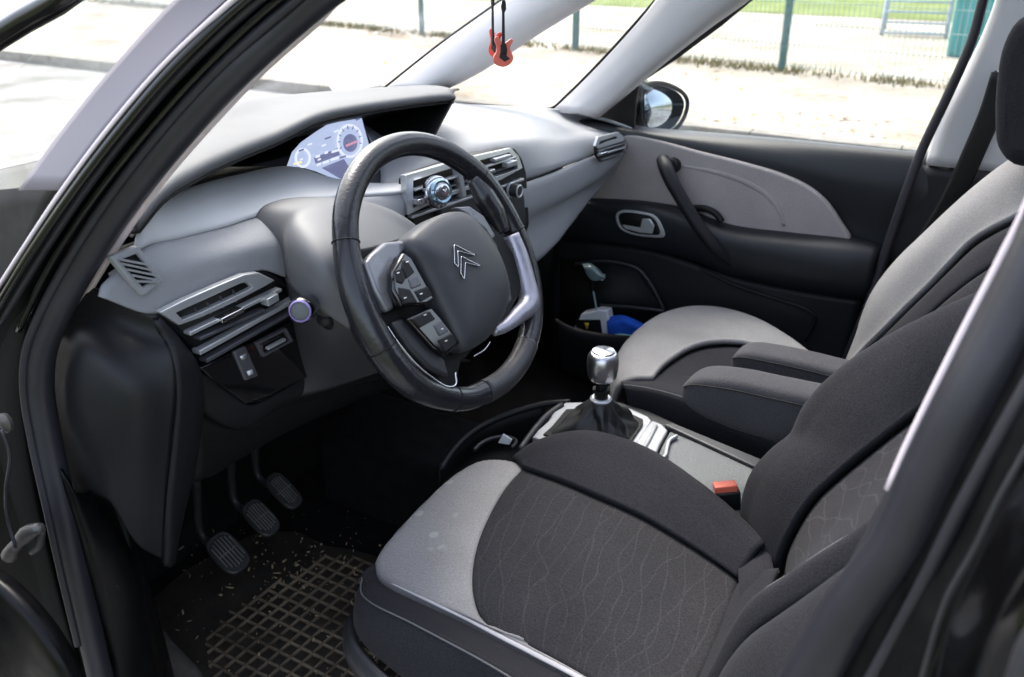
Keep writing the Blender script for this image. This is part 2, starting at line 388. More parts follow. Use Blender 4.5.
# cave under the hood
ceil = [p+V((.20, 0, -.07)) for p in lipc]
loft('hood_underside', 'darker', dash, [[p+V((.005, 0, -.009)) for p in lipc], [p+V((.10, 0, -.03)) for p in lipc], ceil], nu=50, nv=10, thick=.003)
lt = PXs((138,226,.61),(150,209,.62),(165,196,.66),(200,184,.70),(240,174,.74),(270,167.5,.76),(292,167,.77),(345,183,.74),(400,185,.68),(440,170,.64))
lb = PXs((136,250,.58),(148,243,.585),(165,240,.59),(200,231,.60),(225,225,.605),(250,217,.61),(300,203,.61),(345,197,.61),(400,192,.60),(440,185,.60))
loft('hood_floor', 'darker', dash, [[p+V((.22, 0, -.03)) for p in lt], lt], nu=40, nv=6, thick=.003)
rw = [P(456,97,x=.68), P(434,138,x=.665)]
plate('hood_end_panel', 'darker', dash, [rw[0]+V((.0,-.002,0)), rw[0]+V((.22,-.02,-.03)), rw[1]+V((.22,-.02,-.02)), rw[1]+V((0,-.002,0))], t=.006, bev=.002, d=V((0, 1, 0)))
plate('hood_back_panel', 'darker', dash, [V((.88,.60,1.06)), V((.88,-.10,1.04)), V((.90,-.10,.98)), V((.90,.62,.98))], t=.005, bev=0)
loft('dash_ledge', 'ledge', dash, [[p+V((.02, 0, -.015)) for p in lt], lt, [a.lerp(b, .5)+V((-.004, 0, .010)) for a, b in zip(lt, lb)], lb, [p+V((.004, 0, -.006)) for p in lb]], nu=44, nv=24, thick=.004)
f0 = [p+V((-.001, 0, -.0015)) for p in PXs((107,272,.582),(148,244,.587),(175,238,.595),(200,232,.602),(225,226,.606),(250,218,.61),(300,204,.61),(350,197,.61),(405,190,.61))]
f1 = PXs((103,284,.57),(150,272,.565),(175,266,.565),(205,258,.565),(230,252,.565),(252,246,.565),(300,240,.567),(355,230,.575),(405,215,.59))
f2 = PXs((100,296,.566),(154,314,.558),(185,300,.558),(212,289,.558),(236,279,.558),(262,270,.558),(292,278,.556),(350,270,.57),(405,245,.585))
loft('dash_side_pad', 'dash', dash, [f0, [a.lerp(b, .08)+V((-.005, 0, 0)) for a, b in zip(f0, f1)], f1, f2], nu=50, nv=36, thick=.004)
# defroster vent in the side pad
q = [P(111,258,x=.562), P(136,249,x=.562), P(159,280,x=.558), P(141,292,x=.556)]
plate('vent_well', 'darker', dash, q, t=.004, bev=0)
df = frame('side_defroster_vent', 'dashtop', dash, [q[0].lerp(q[2], -.06), q[1].lerp(q[3], -.08), q[2].lerp(q[0], -.06), q[3].lerp(q[1], -.08)], [bl(q, .14, .10), bl(q, .86, .10), bl(q, .86, .90), bl(q, .14, .90)], t=.006, raise_=.004)
L = []
for k in range(5):
    t = .13+.17*k
    a, b = bl(q, .14, max(.05, t-.12)), bl(q, .86, min(.95, t+.28))
    L.append(((a+b)/2+V((-.003, 0, 0)), ((b-a).length*1.05, .012, .0022), ((b-a).normalized(), V((1, 0, 0)), (b-a).normalized().cross(V((1, 0, 0))))))
boxes('defroster_slats', 'dash', dash, L)

# driver side air vent ------------------------------------------------------
def air_vent(quad, m_frame, n=3, split=None, tabs=(), chromebar=True, name='air_vent', gap=(.08, .06)):
    """quad tl,tr,br,bl outer; frame + well + slats"""
    gx, gy = gap
    inn = [bl(quad, gx, gy), bl(quad, 1-gx, gy), bl(quad, 1-gx, 1-gy), bl(quad, gx, 1-gy)]
    nrm = (quad[1]-quad[0]).cross(quad[3]-quad[0]).normalized()
    if nrm.dot(CAM-quad[0]) < 0: nrm = -nrm
    plate('vent_well', 'darker', dash, [p-nrm*.03 for p in quad], t=.003, bev=0)
    fr = frame(name, m_frame, dash, quad, inn, t=.028, raise_=.003, bev=.0015)
    return fr, inn, nrm
vq = [P(165,313,x=.552), P(283,270,x=.552), P(303,300,x=.549), P(203,360,x=.549)]
plate('vent_housing', 'dark', dash, PX(.556,(158,314),(185,300),(225,283),(258,271),(272,273),(288,283),(300,296),(312,310),(316,332),(310,372),(285,388),(250,405),(228,392),(203,364),(190,345),(172,330)), t=.02, bev=.006, n=64)
plate('vent_well', 'darker', dash, PX(.553,(168,315),(255,275),(276,282),(300,298),(205,358)), t=.002, bev=0)
frame('air_vent', 'silver', dash, PX(.547,(159,312),(185,299),(222,283),(243,274.5),(258,272.5),(274,280),(262,287),(235,301),(200,317),(178,325)),
      PX(.547,(175,312.5),(190,305.5),(222,291),(240,283),(246,282),(252,287),(248,289.5),(232,297),(203,311),(182,319.5)), t=.008, raise_=.002, bev=.001)
boxes('vent_fins', 'slat', dash, [((P(a,b,x=.551)+P(c,d,x=.551))/2, ((P(a,b,x=.551)-P(c,d,x=.551)).length, .003, .0015), ((P(a,b,x=.551)-P(c,d,x=.551)).normalized(), V((1, 0, 0)), (P(a,b,x=.551)-P(c,d,x=.551)).normalized().cross(V((1, 0, 0))))) for a, b, c, d in ((207,302,210,314),(220,296,223,308),(233,290,236,302),(195,308,198,318))])
def bar(name, m, par, a, b, h, dep=.014, nrm=None, bev=.001):
    a, b = V(a), V(b); t = (b-a).normalized(); n_ = V(nrm or (1, 0, 0)); n_ = (n_-t*n_.dot(t)).normalized(); u = t.cross(n_)
    return box(name, m, par, (a+b)/2, ((b-a).length, dep, h), (t, n_, u), bev=bev)
bar('vent_slat', 'silver', dash, P(186,333,x=.549), P(278,289,x=.549), .0045)
bar('vent_slat', 'slat', dash, P(196,338,x=.549), P(262,309,x=.549), .004)
bar('vent_slat', 'silver', dash, P(196,352,x=.549), P(292,299,x=.549), .006)
bar('vent_slat', 'slat', dash, P(203,360,x=.549), P(300,305,x=.549), .005)
bar('vent_tab', 'chrome', dash, P(218,320,x=.543), P(240,309,x=.543), .006)
bar('vent_tab', 'silver', dash, P(264,302,x=.543), P(275,296,x=.543), .010)
# lower button panel
plate('switch_panel', 'gloss', dash, PX(.548,(200,368),(240,349),(290,322),(312,322),(312,352),(308,378),(270,396),(246,405),(222,388)), t=.02, bev=.003)
sw = PX(.544,(234,352),(246,346),(259,376),(246,381))
plate('rocker_switch', 'slat', dash, sw, t=.006, bev=.002)
plate('switch_print', 'mark', dash, [bl(sw, .3, .72), bl(sw, .7, .72), bl(sw, .7, .86), bl(sw, .3, .86)], t=.001, d=V((-1, 0, 0)), bev=0)
plate('switch_print', 'silver', dash, [bl(sw, .25, .2), bl(sw, .75, .2), bl(sw, .7, .34), bl(sw, .3, .34)], t=.001, d=V((-1, 0, 0)), bev=0)
sl = PX(.544,(256,343),(286,328),(293,341),(263,357))
frame('dimmer_slot', 'slat', dash, sl, [bl(sl, .08, .14), bl(sl, .92, .14), bl(sl, .92, .86), bl(sl, .08, .86)], t=.005, raise_=.001, bev=.0006)
bar('dimmer_wheel', 'silver', dash, bl(sl, .2, .62), bl(sl, .8, .62), .004, .006)

# side end panel of the dashboard ------------------------------------------
s0 = PYs((88,286,.700),(70,306,.712),(52,345,.725),(50,380,.735),(55,420,.745),(66,470,.745),(74,492,.74))
s1 = PYs((118,300,.695),(100,320,.705),(88,345,.735),(86,380,.750),(90,420,.755),(102,466,.752),(108,500,.745))
s2 = PYs((140,309,.690),(132,328,.695),(128,350,.715),(130,385,.735),(128,430,.742),(132,475,.735),(138,545,.72))
s3 = PYs((156,317,.684),(162,334,.682),(172,358,.690),(176,392,.695),(172,440,.70),(166,500,.70),(164,560,.69))
loft('dash_end_panel', 'dark', dash, [s0, s1, s2, s3], nu=50, nv=40, thick=.006)
e1 = PYs((158,318,.682),(180,345,.665),(196,368,.655),(200,410,.65),(192,470,.66),(180,520,.67),(172,563,.68))
loft('dash_end_edge', 'dark', dash, [s3, [a.lerp(b, .5)+V((-.006, .006, 0)) for a, b in zip(s3, e1)], e1, [p+V((.06, -.02, 0)) for p in e1]], nu=40, nv=16, thick=.004)
# lower knee panel
k0 = PXs((198,366,.560),(228,392,.556),(250,406,.553),(285,390,.552),(310,375,.552),(345,372,.55),(400,365,.56),(450,352,.58))
k1 = PXs((200,410,.575),(225,425,.568),(250,430,.565),(285,408,.565),(320,398,.565),(360,385,.57),(410,375,.58),(460,362,.60))
k2 = PXs((192,478,.60),(215,470,.60),(245,452,.60),(280,432,.60),(315,415,.60),(355,398,.60),(410,378,.61),(470,360,.62))
loft('knee_panel', 'dark', dash, [k0, [a.lerp(b, .6) for a, b in zip(k0, k1)], [a.lerp(b, .96)+V((.004,0,0)) for a, b in zip(k0, k1)], [p+V((.012, 0, -.002)) for p in k1]], nu=44, nv=24, thick=.004)
loft('knee_underside', 'darker', dash, [[p+V((.014, 0, 0)) for p in k1], k2, [p+V((.02, 0, -.012)) for p in k2], [p+V((.22, 0, -.0)) for p in k2]], nu=44, nv=30, thick=.004)
plate('dash_core', 'darker', dash, [V((.70,.66,1.0)), V((.72,-.62,.93)), V((.74,-.62,.80)), V((.70,.66,.76))], t=.02, bev=0)

# display -------------------------------------------------------------------
dx = .80
disp = plate('instrument_display', 'screen', car, PX(dx,(292,167),(297,153),(306,143),(320,133),(334,124),(347,118),(357,115),(361,114),(364,126),(368,140),(376,168),(384,190),(345,182),(320,172),(303,167)), t=.012, bev=.001)
disp['label'] = 'glowing pale blue instrument display'
def ringpts(cx, cy, rx, ry, x, n=28): return [P(cx+rx*math.cos(2*math.pi*i/n), cy+ry*math.sin(2*math.pi*i/n), x=x) for i in range(n)]
frame('speedometer_dial', 'scr2', disp, ringpts(350,141,13,17,dx-.004), ringpts(350,141,11.2,14.8,dx-.004), t=.001, bev=0)
plate('dial_face', 'scr3', disp, ringpts(350.5,143,7,9,dx-.0035), t=.001, bev=0)
plate('dial_needle', 'scrred', disp, PX(dx-.006,(346,145),(358,140),(358.5,142),(346.5,147)), t=.001, bev=0)
frame('rev_dial', 'scr2', disp, ringpts(303,158,8,10,dx-.004), ringpts(303,158,6,7.6,dx-.004), t=.001, bev=0)
plate('fuel_bar', 'scry', disp, PX(dx-.004,(294,163),(302,161),(302,163),(294,165)), t=.001, bev=0)
plate('lower_screen_band', 'scr3', disp, PX(dx-.004,(322,168),(344,159),(351,170),(344,181),(336,174)), t=.001, bev=0)
for a, b, w in ((317,165,4),(323,163,6),(331,160,8),(325,153,3),(332,152,8),(316,157,4)):
    plate('screen_text', 'mark' if 0 else 'scr2', disp, PX(dx-.006,(a,b-1.2),(a+w,b-1.2-w*.3),(a+w,b+1.2-w*.3),(a,b+1.2)), t=.001, bev=0)
plate('screen_window', 'scr3', disp, PX(dx-.004,(314,158),(338,148),(340,155),(316,164)), t=.0005, bev=0)

for k_, (a, b, w) in enumerate(((299,151,5),(308,145,4),(325,139,6),(334,132,5),(330,168,7),(318,160,3),(356,120,4),(300,160,3),(340,158,6),(322,146,4))):
    plate('screen_text', ('scr3','scr2')[k_ % 2], disp, PX(dx-.0062,(a,b-.8),(a+w,b-.8-w*.35),(a+w,b+.8-w*.35),(a,b+.8)), t=.0008, bev=0)
for k_ in range(9):
    th = 2.6+k_*.48
    plate('dial_tick', 'scr3', disp, PX(dx-.0066,*[(350+math.cos(th)*r_*.78+d_*math.sin(th), 141+math.sin(th)*r_-d_*math.cos(th)) for r_, d_ in ((12,-.4),(15.5,-.4),(15.5,.4),(12,.4))]), t=.0006, bev=0)
# steering column pod ------------------------------------------------------
pod0 = PXs((284,275,.56),(282,250,.56),(281,230,.56),(288,212,.56),(305,203,.56),(335,199,.56),(368,202,.56),(398,213,.555),(425,232,.55))
pod1 = PXs((292,288,.525),(288,262,.52),(288,238,.52),(296,222,.52),(314,213,.52),(338,210,.52),(366,213,.52),(395,224,.52),(425,245,.52))
pod2 = PXs((318,308,.465),(318,285,.46),(322,265,.455),(332,252,.455),(345,245,.455),(362,243,.455),(380,246,.455),(402,254,.455),(425,262,.455))
pod3 = PXs((350,330,.44),(352,308,.43),(356,290,.425),(364,278,.42),(372,272,.42),(384,270,.42),(396,272,.42),(412,276,.42),(428,282,.42))
column = loft('steering_column', 'pod', car, [[p+V((.05, 0, -.004)) for p in pod0], pod0, pod1, pod2, pod3], nu=56, nv=44, thick=.004)
w0_ = PXs((284,274,.562),(288,310,.562),(294,350,.562),(301,396,.562))
w1_ = PXs((292,287,.527),(298,320,.527),(308,355,.53),(323,391,.537))
w2_ = PXs((318,307,.467),(324,335,.475),(336,362,.49),(352,382,.507))
w3_ = PXs((350,329,.442),(358,345,.45),(372,357,.46),(392,368,.477))
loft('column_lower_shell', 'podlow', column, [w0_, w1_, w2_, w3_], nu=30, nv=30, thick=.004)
under = PXs((318,402,.55),(340,396,.52),(362,392,.49),(400,385,.47))
0 and loft('column_underside', 'dark', column, [[P(316,380,x=.57), P(330,388,x=.53), P(352,388,x=.50), P(395,375,x=.48)], [P(312,400,x=.585), P(335,402,x=.55), P(362,398,x=.52), P(410,386,x=.50)], [p+V((.12, 0, -.03)) for p in under]], nu=20, nv=10, thick=.003)
# light stalk
a = P(300,311,x=.455); ax = (V((0, 1, 0))*.86+V((-.45, 0, .22))).normalized()
st = tube('light_stalk', 'dark', column, [P(345,338,x=.48), P(333,326,x=.470), P(324,318,x=.463)], [.009, .0085, .010], n=14)
lathe('stalk_barrel', 'gloss', st, a-ax*.050, ax, [(0.00896, 0), (0.01232, 0.005), (0.01434, 0.018), (0.01546, 0.034), (0.01546, 0.047), (0.01344, 0.05)])
lathe('stalk_end_ring', 'led', st, a-ax*.001, ax, [(0.01322, 0), (0.01344, 0.0015), (0.01142, 0.003), (0.0112, 0.001)])
lathe('stalk_end_cap', 'lid', st, a-ax*.003, ax, [(0.01131, 0), (0.01109, 0.003), (0.00896, 0.0044), (0.00336, 0.005)])

# ---- steering wheel ---------------------------------------------------------
T = R_(26); WC = V((.38, .37, .99)); WU = V((math.sin(T), 0, math.cos(T))); WN = V((-math.cos(T), 0, math.sin(T))); WR = V((0, -1, 0))
def W(px, py, c=0): return PL(px, py, WC+WN*c, WN)
def WW(c, *l): return [W(a, b, c) for a, b in l]
def ab(a, b, c=0): return WC+WR*a+WU*b+WN*c
outer = WW(0,(335,235),(336,205),(345,175),(362,150),(385,136),(410,132),(435,137),(460,150),(482,168),(500,192),(517,222),(530,255),(538,290),(539,318),(535,343),(525,368),(508,390),(486,404),(465,411),(440,409),(412,399),(388,378),(365,346),(347,305),(338,268))
rad = [.0158]*19+[.0165, .0180, .0195, .0200, .0190, .0175]
cen = [p+(WC-p).normalized()*r_ for p, r_ in zip(outer, rad)]
ln_ = [(cen[(i+1) % 25]-cen[i]).length for i in range(25)]; tot_ = sum(ln_); acc_ = [sum(ln_[:i])/tot_ for i in range(26)]
def rad_at(f):
    i = max(j for j in range(25) if acc_[j] <= f+1e-9); g = (f-acc_[i])/(acc_[i+1]-acc_[i]); return rad[i]*(1-g)+rad[(i+1) % 25]*g
rim = tube('steering_wheel', 'leather', car, cen, [rad_at(min(i/60, .9999)) for i in range(61)], n=150, seg=22, up=WN, sq=1.0, closed=True)
# stitched seams round the rim
def rimat(px, py):
    q_ = W(px, py); return min(range(len(RC)), key=lambda i: (RC[i]-q_).length)
RC = cr(cen, 300, True)
for px, py in ((340,241),(478,178),(505,238),(453,402),(372,357)):
    i = rimat(px, py); t = (RC[(i+1) % 300]-RC[i-1]).normalized(); s = WN.cross(t)
    rs_ = rad_at(i/300)+.0001
    tube('rim_seam', 'darker', rim, [RC[i]+(WN*math.cos(k)+s*math.sin(k))*rs_ for k in [2*math.pi*j/20 for j in range(20)]], .0009, n=40, seg=6, closed=True)
# thumb grips
tube('thumb_grip', 'leather', rim, WW(.002,(472,178),(484,196),(495,214),(503,232)), [.010, .0185, .0185, .013], n=24, seg=18, up=WN, sq=.8)
# lower right perforated leather
tube('perforated_grip', 'leather2', rim, [p+WN*.0012 for p in RC[rimat(528,345):rimat(480,398)][::6]], .0163, n=30, seg=20, up=WN)
# right satin spoke
tube('satin_spoke', 'insert', rim, WW(.007,(511,235),(519,256),(526,282),(529,302),(517,316),(504,327),(494,332)), [.0130, .0145, .0150, .0168, .0130, .0095, .006], n=50, seg=18, up=WN, sq=.9)
# spokes (black carriers)
plate('spoke', 'darker', rim, WW(.006,(352,250),(372,246),(400,238),(425,240),(460,300),(478,345),(462,362),(455,392),(436,396),(408,372),(385,340),(362,300)), t=.02, bev=.004)
plate('spoke', 'darker', rim, WW(.008,(450,215),(478,212),(500,232),(520,262),(522,290),(508,318),(490,335),(480,320)), t=.018, bev=.004)
plate('satin_spoke', 'satin', rim, WW(.020,(366,262),(372,254),(386,242),(404,240),(409,246),(396,262),(390,275),(395,308),(388,312),(376,290)), t=.014, bev=.004)
plate('satin_spoke', 'satin', rim, WW(.022,(455,207),(470,206),(484,216),(496,236),(491,240),(480,226),(468,214)), t=.010, bev=.002)
tube('chrome_strip', 'chrome', rim, WW(.014,(386,325),(396,340),(412,360),(430,376),(448,387),(456,384),(455,372)), .0016, n=40, seg=8)
plate('spoke_inset', 'mid', rim, WW(.020,(393,322),(404,318),(432,345),(446,360),(450,378),(430,368),(410,348)), t=.012, bev=.004)
# airbag cover: domed
hubo = [(408,242),(420,227),(437,216),(455,211),(468,214),(480,226),(491,241),(500,258),(507,279),(509,297),(504,314),(494,331),(480,345),(464,350),(455,337),(448,322),(437,300),(422,270)]
ho = cr(WW(.028, *hubo), 72, True); hc = sum(ho, V())/72
bm = bmesh.new(); rings = []
for s, c in ((1.0, -.022), (1.0, -.004), (.985, .002), (.94, .0065), (.82, .0115), (.6, .016), (.3, .0185), (.1, .019)):
    rings.append([bm.verts.new(hc+(p-hc)*s+WN*c) for p in ho])
for A, B in zip(rings, rings[1:]):
    for j in range(72): bm.faces.new((A[j], A[(j+1) % 72], B[(j+1) % 72], B[j]))
bm.faces.new(rings[-1]); bmesh.ops.recalc_face_normals(bm, faces=bm.faces)
me = bpy.data.meshes.new('airbag_cover'); bm.to_mesh(me); bm.free(); link('airbag_cover', me, 'hub', rim)
# double chevron badge
for o_ in ([(454.2,244.6),(475.8,255.4),(457.9,251.0),(458.2,267.2),(454.6,262.8)], [(461.3,256.4),(481,266.4),(465.5,262.6),(464.2,279.2),(460.8,272.8)]):
    plate('chevron_badge', 'mid', rim, WW(.0465, *o_), t=.003, d=WN, bev=.0004)
    cin = WW(.0500, *o_); dn_ = []
    for i_ in range(5):
        a_, b_ = cin[i_], cin[(i_+1) % 5]; dn_ += [a_.lerp(b_, .03), a_.lerp(b_, .5), a_.lerp(b_, .97)]
    tube('chevron_edge', 'chrome', rim, dn_, .00062, n=90, seg=6, closed=True)
# button pods
p1 = WW(.034,(403,252),(411,256),(434,297),(405,306)); p1 = [W(404,252,.034), W(412,257,.034), W(435,299,.034), W(427,304,.034), W(402,306,.034), W(394,290,.034), W(393,272,.034)]
plate('button_panel', 'gloss', rim, p1, t=.012, bev=.003)
for o_, m_ in (([(403,259),(409,262),(415,272),(407,279),(402,268)], 'dark'), ([(396,270),(401,268),(406,279),(403,284),(397,282)], 'dark'), ([(409,279),(417,275),(422,285),(412,289)], 'slat'), ([(415,291),(428,286),(433,295),(421,302)], 'dark'), ([(399,287),(410,289),(418,302),(405,304),(400,297)], 'dark')):
    plate('wheel_button', m_, rim, WW(.0355, *o_), t=.004, bev=.0015)
p2 = WW(.030,(408,318),(432,307),(440,316),(461,343),(446,356),(434,347))
plate('button_panel', 'gloss', rim, p2, t=.012, bev=.003)
for o_, m_ in (([(412,319),(430,311),(436,319),(420,328)], 'dark'), ([(434,325),(442,321),(449,331),(440,336)], 'slat'), ([(438,340),(452,334),(458,343),(446,352)], 'dark')):
    plate('wheel_button', m_, rim, WW(.0315, *o_), t=.004, bev=.0015)
def sym(c, *o_): plate('button_symbol', 'mark', rim, WW(c, *o_), t=.0006, d=WN, bev=0)
for cx, cy, c in ((398,273,.0368),(407,262,.0368),(421,294,.0368),(405,298,.0368),(425,315,.0328),(446,341,.0328),(442,329,.0328)):
    sym(c, (cx-1.2, cy-.3), (cx+1.2, cy-1.0), (cx+1.3, cy+.1), (cx-1.1, cy+.8))
p3 = WW(.030,(468,215),(476,218),(487,228),(499,248),(492,254),(482,236))
plate('button_panel', 'gloss', rim, p3, t=.010, bev=.002)
for o_, m_ in (([(472,219),(478,221),(484,229),(479,232)], 'dark'), ([(481,233),(486,231),(490,238),(486,241)], 'silver'), ([(487,243),(491,240),(496,248),(493,251)], 'dark'), ):
    plate('wheel_button', m_, rim, WW(.0315, *o_), t=.004, bev=.001)
p4 = WW(.028,(497,258),(503,262),(510,282),(512,300),(508,304),(504,290))
plate('button_panel', 'slat', rim, p4, t=.010, bev=.002)
for o_ in ([(501,264),(504,267),(507,276),(504,275)], [(505,279),(508,281),(511,292),(507,291)]):
    plate('wheel_button', 'silver', rim, WW(.0295, *o_), t=.004, bev=.001)
tube('chrome_strip', 'chrome', rim, WW(.016,(474,356),(484,350),(490,342)), .0012, n=10, seg=6)

# ---- centre vents and controls ------------------------------------------------
cx_ = .59
q = PXs((405,176,.60),(512,148,.60),(520,172,.592),(410,216,.592))
plate('centre_vent_housing', 'dark', dash, PXs((412,178,.606),(425,171,.606),(470,156,.606),(505,147,.606),(516,148,.604),(523,158,.602),(527,172,.600),(529,200,.596),(530,225,.594),(525,240,.592),(500,252,.592),(440,250,.592),(412,235,.594)), t=.03, bev=.006)
plate('vent_well', 'darker', dash, [p+V((.004, 0, 0)) for p in q], t=.002, bev=0)
frame('centre_air_vent', 'silver', dash, PXs((405,175,.596),(440,165,.596),(470,157,.596),(510,148,.596),(518,156,.594),(522,168,.590),(500,180,.590),(460,192,.590),(430,204,.590),(407,215,.590)),
      PXs((412.5,181,.594),(440,171.5,.594),(470,163,.594),(508,152.5,.594),(514,158,.592),(516,164,.591),(517,169,.591),(460,189,.591),(430,199,.591),(412.5,208,.591)), t=.01, raise_=.002, bev=.001)
for a_, b_, m_, h_ in (((413,190),(514,157),'silver',.0035), ((413,198),(516,164),'slat',.003), ((413,204),(516,169.5),'silver',.003), ((410,217),(522,179),'silver',.0045)):
    bar('vent_slat', m_, dash, P(*a_, x=.592), P(*b_, x=.592), h_, .010)
bar('vent_divider', 'silver', dash, P(455,160,x=.590), P(462,196,x=.588), .010, .014)
bar('vent_tab', 'chrome', dash, P(480,174,x=.584), P(492,170,x=.584), .006)
bar('vent_tab', 'silver', dash, P(505,165,x=.584), P(514,162,x=.584), .009)
bar('vent_tab', 'silver', dash, P(493,160,x=.590), P(508,155.5,x=.590), .006)
bar('vent_tab', 'chrome', dash, P(415,202,x=.584), P(424,199,x=.584), .009)
ctl = plate('control_panel', 'mid', dash, PXs((440,208,.588),(480,193,.588),(521,178,.588),(525,200,.586),(526,222,.584),(522,238,.582),(500,246,.582),(450,246,.582)), t=.02, bev=.003)
kc = P(518,191,x=.568)
lathe('volume_knob', 'mid', dash, kc+V((.016, 0, 0)), V((-1, 0, .05)), [(.013, 0), (.0125, .012), (.012, .018), (.009, .0195), (.003, .0195)])
lathe('knob_ring', 'silver', dash, kc+V((.0165, 0, 0)), V((-1, 0, .05)), [(.0145, 0), (.0145, .003), (.013, .004)])
for k, (a_, b_) in enumerate(((506,197),(509,206),(512,214),(517,222),(500,202))):
    plate('control_print', 'mark', dash, PX(.580,(a_,b_),(a_+3.4,b_-1.1),(a_+3.6,b_),(a_+.2,b_+1.1)), t=.0006, bev=0)
lathe('knob_ring', 'silver', dash, kc+V((-.0025, 0, 0)), V((-1, 0, .05)), [(.0118, 0), (.0122, .0012), (.0105, .0022), (.0098, .001)])
# ---- passenger side of the dashboard ----------------------------------------
r0 = PYs((330,84,-.40),(400,93,-.62),(458,103,-.66),(510,106,-.675),(555,109,-.685),(600,118,-.70),(632,129,-.715))
r1 = PXs((360,120,.88),(410,118,.85),(455,113,.83),(510,117,.79),(555,118,.76),(600,124,.71),(628,131,.665))
r2 = PXs((380,165,.70),(435,140,.70),(460,135,.69),(510,134,.68),(555,132,.68),(598,130,.67),(625,133,.645))
r3 = PXs((380,200,.64),(425,168,.64),(460,156,.632),(505,146,.62),(550,147,.635),(590,140,.62),(624,136,.612))
r4 = PXs((380,230,.63),(430,200,.625),(470,190,.617),(530,179,.605),(570,164,.608),(600,152,.602),(626,141,.600))
loft('passenger_dash_top', 'dashtop', dash, [[p+V((0, -.03, -.01)) for p in r0], r0, r1, r2, r3, r4, [p+V((.005, 0, -.003)) for p in r4]], nu=50, nv=50, thick=.004)
plate('centre_speaker_slot', 'darker', dash, PXs((438,140,.72),(470,148,.655),(482,157,.65),(472,158,.64),(440,150,.67)), t=.004, bev=0)
g0 = [p+V((.002, 0, -.003)) for p in PXs((505,188,.602),(530,180,.605),(555,171,.608),(575,162,.608),(600,152,.602),(626,141,.600))]
g1 = PXs((510,215,.600),(532,207,.600),(556,198,.603),(578,187,.604),(603,171,.604),(624,153,.604))
g2 = PXs((511,228,.610),(531,219,.612),(556,206,.620),(578,193,.625),(602,178,.625),(624,158,.615))
g2b = PXs((512,238,.612),(532,229,.614),(556,215,.622),(578,200,.628),(602,183,.632),(622,163,.622))
g3 = PXs((515,268,.595),(533,262,.60),(552,246,.61),(572,221,.625),(592,194,.635),(614,170,.635))
loft('passenger_dash_pad', 'dash', dash, [g0, [a.lerp(b, .12)+V((-.003, 0, 0)) for a, b in zip(g0, g1)], g1, g2, g2b, g3, [p+V((.03, 0, -.0)) for p in g3], [p+V((.15, 0, .02)) for p in g3]], nu=44, nv=44, thick=.004)
# passenger end vent
pv = PXs((596,138,.590),(621,132,.592),(625,150,.592),(600,162,.587))
plate('vent_well', 'darker', dash, PXs((595,146,.588),(598,137,.588),(618,132,.592),(624,136,.592),(625,149,.592),(616,157,.590),(601,162,.587),(596,156,.587)), t=.004, bev=.001)
frame('air_vent', 'silver', dash, PXs((595,146,.587),(598,137,.587),(618,132,.588),(623,136,.588),(624,141,.588),(610,145,.587),(598,149,.587)), PXs((598,145,.586),(600,141,.586),(616,136,.588),(617,137,.588),(617,139,.588),(609,141,.587),(600,145,.586)), t=.005, raise_=.001, bev=.0008)
for a_, b_, m_ in (((597,151),(624,143),'slat'), ((597,155),(624,147),'silver'), ((600,160),(624,152),'slat')):
    bar('vent_slat', m_, dash, P(*a_, x=.587), P(*b_, x=.588), .004, .01)
bar('vent_tab', 'chrome', dash, P(599,154,x=.582), P(605,152,x=.582), .005)
# ---- driver seat --------------------------------------------------------------
def PZ3(*l): return [P(a, b, z=c) for a, b, c in l]
core = loft('driver_seat', 'fab_d', car, [PZs((505,470,.50),(440,500,.47),(385,570,.44),(385,640,.42)), PZs((560,455,.52),(560,560,.50),(500,640,.48),(440,700,.46)), PZs((740,555,.52),(700,640,.50),(650,700,.48),(600,800,.46))], nu=12, nv=12, thick=.03)
core['label'] = 'driver seat in dark cloth with pale grey front edge'
sil = PZs((516,461,.603),(500,459,.606),(480,461,.606),(456,474,.602),(430,497,.598),(403,525,.594),(386,545,.590),(377,561,.586),(379,574,.583),(392,585,.582),(430,604,.585),(470,623,.586),(500,638.5,.586),(535,656,.585),(595,689,.581),(650,735,.576))
brd = PZs((523,468,.606),(506,487,.604),(491,512,.602),(479,540,.600),(473,568,.598),(473,592,.597),(479,613,.596))
brdx = brd+PZs((488,624,.596),(505,634,.594),(540,650,.590),(600,684,.585),(660,730,.58))
mid_ = [a.lerp(b, .45)+V((0, 0, .004)) for a, b in zip(cr(sil, 20), cr(brdx, 20))]
low = [p+V((.012, 0, -.035)) for p in sil]; low2 = [p+V((-.01, 0, -.11)) for p in sil]
loft('front_panel', 'fab_l', core, [low2, low, [p+V((.004, 0, -.008)) for p in sil], sil, mid_, brdx], nu=90, nv=44, puff=.003, pw=12, thick=.01, puffall=(1, 0, 0, 1))
# insert
inn_b = PZs((523,468,.606),(560,481,.606),(600,498,.602),(640,516,.597),(680,539,.59),(715,561,.583),(741,579,.578))
out_b = PZs((479,613,.596),(488,624,.596),(505,634,.594),(540,650,.590),(600,684,.585),(660,730,.58))
bck_b = PZs((741,579,.578),(733,600,.576),(722,630,.575),(705,670,.575),(660,730,.58))
coons('seat_insert', 'fab_p', core, brd, bck_b, inn_b, out_b, nu=40, nv=40, puff=.002, pw=20, thick=.01, uv=1)
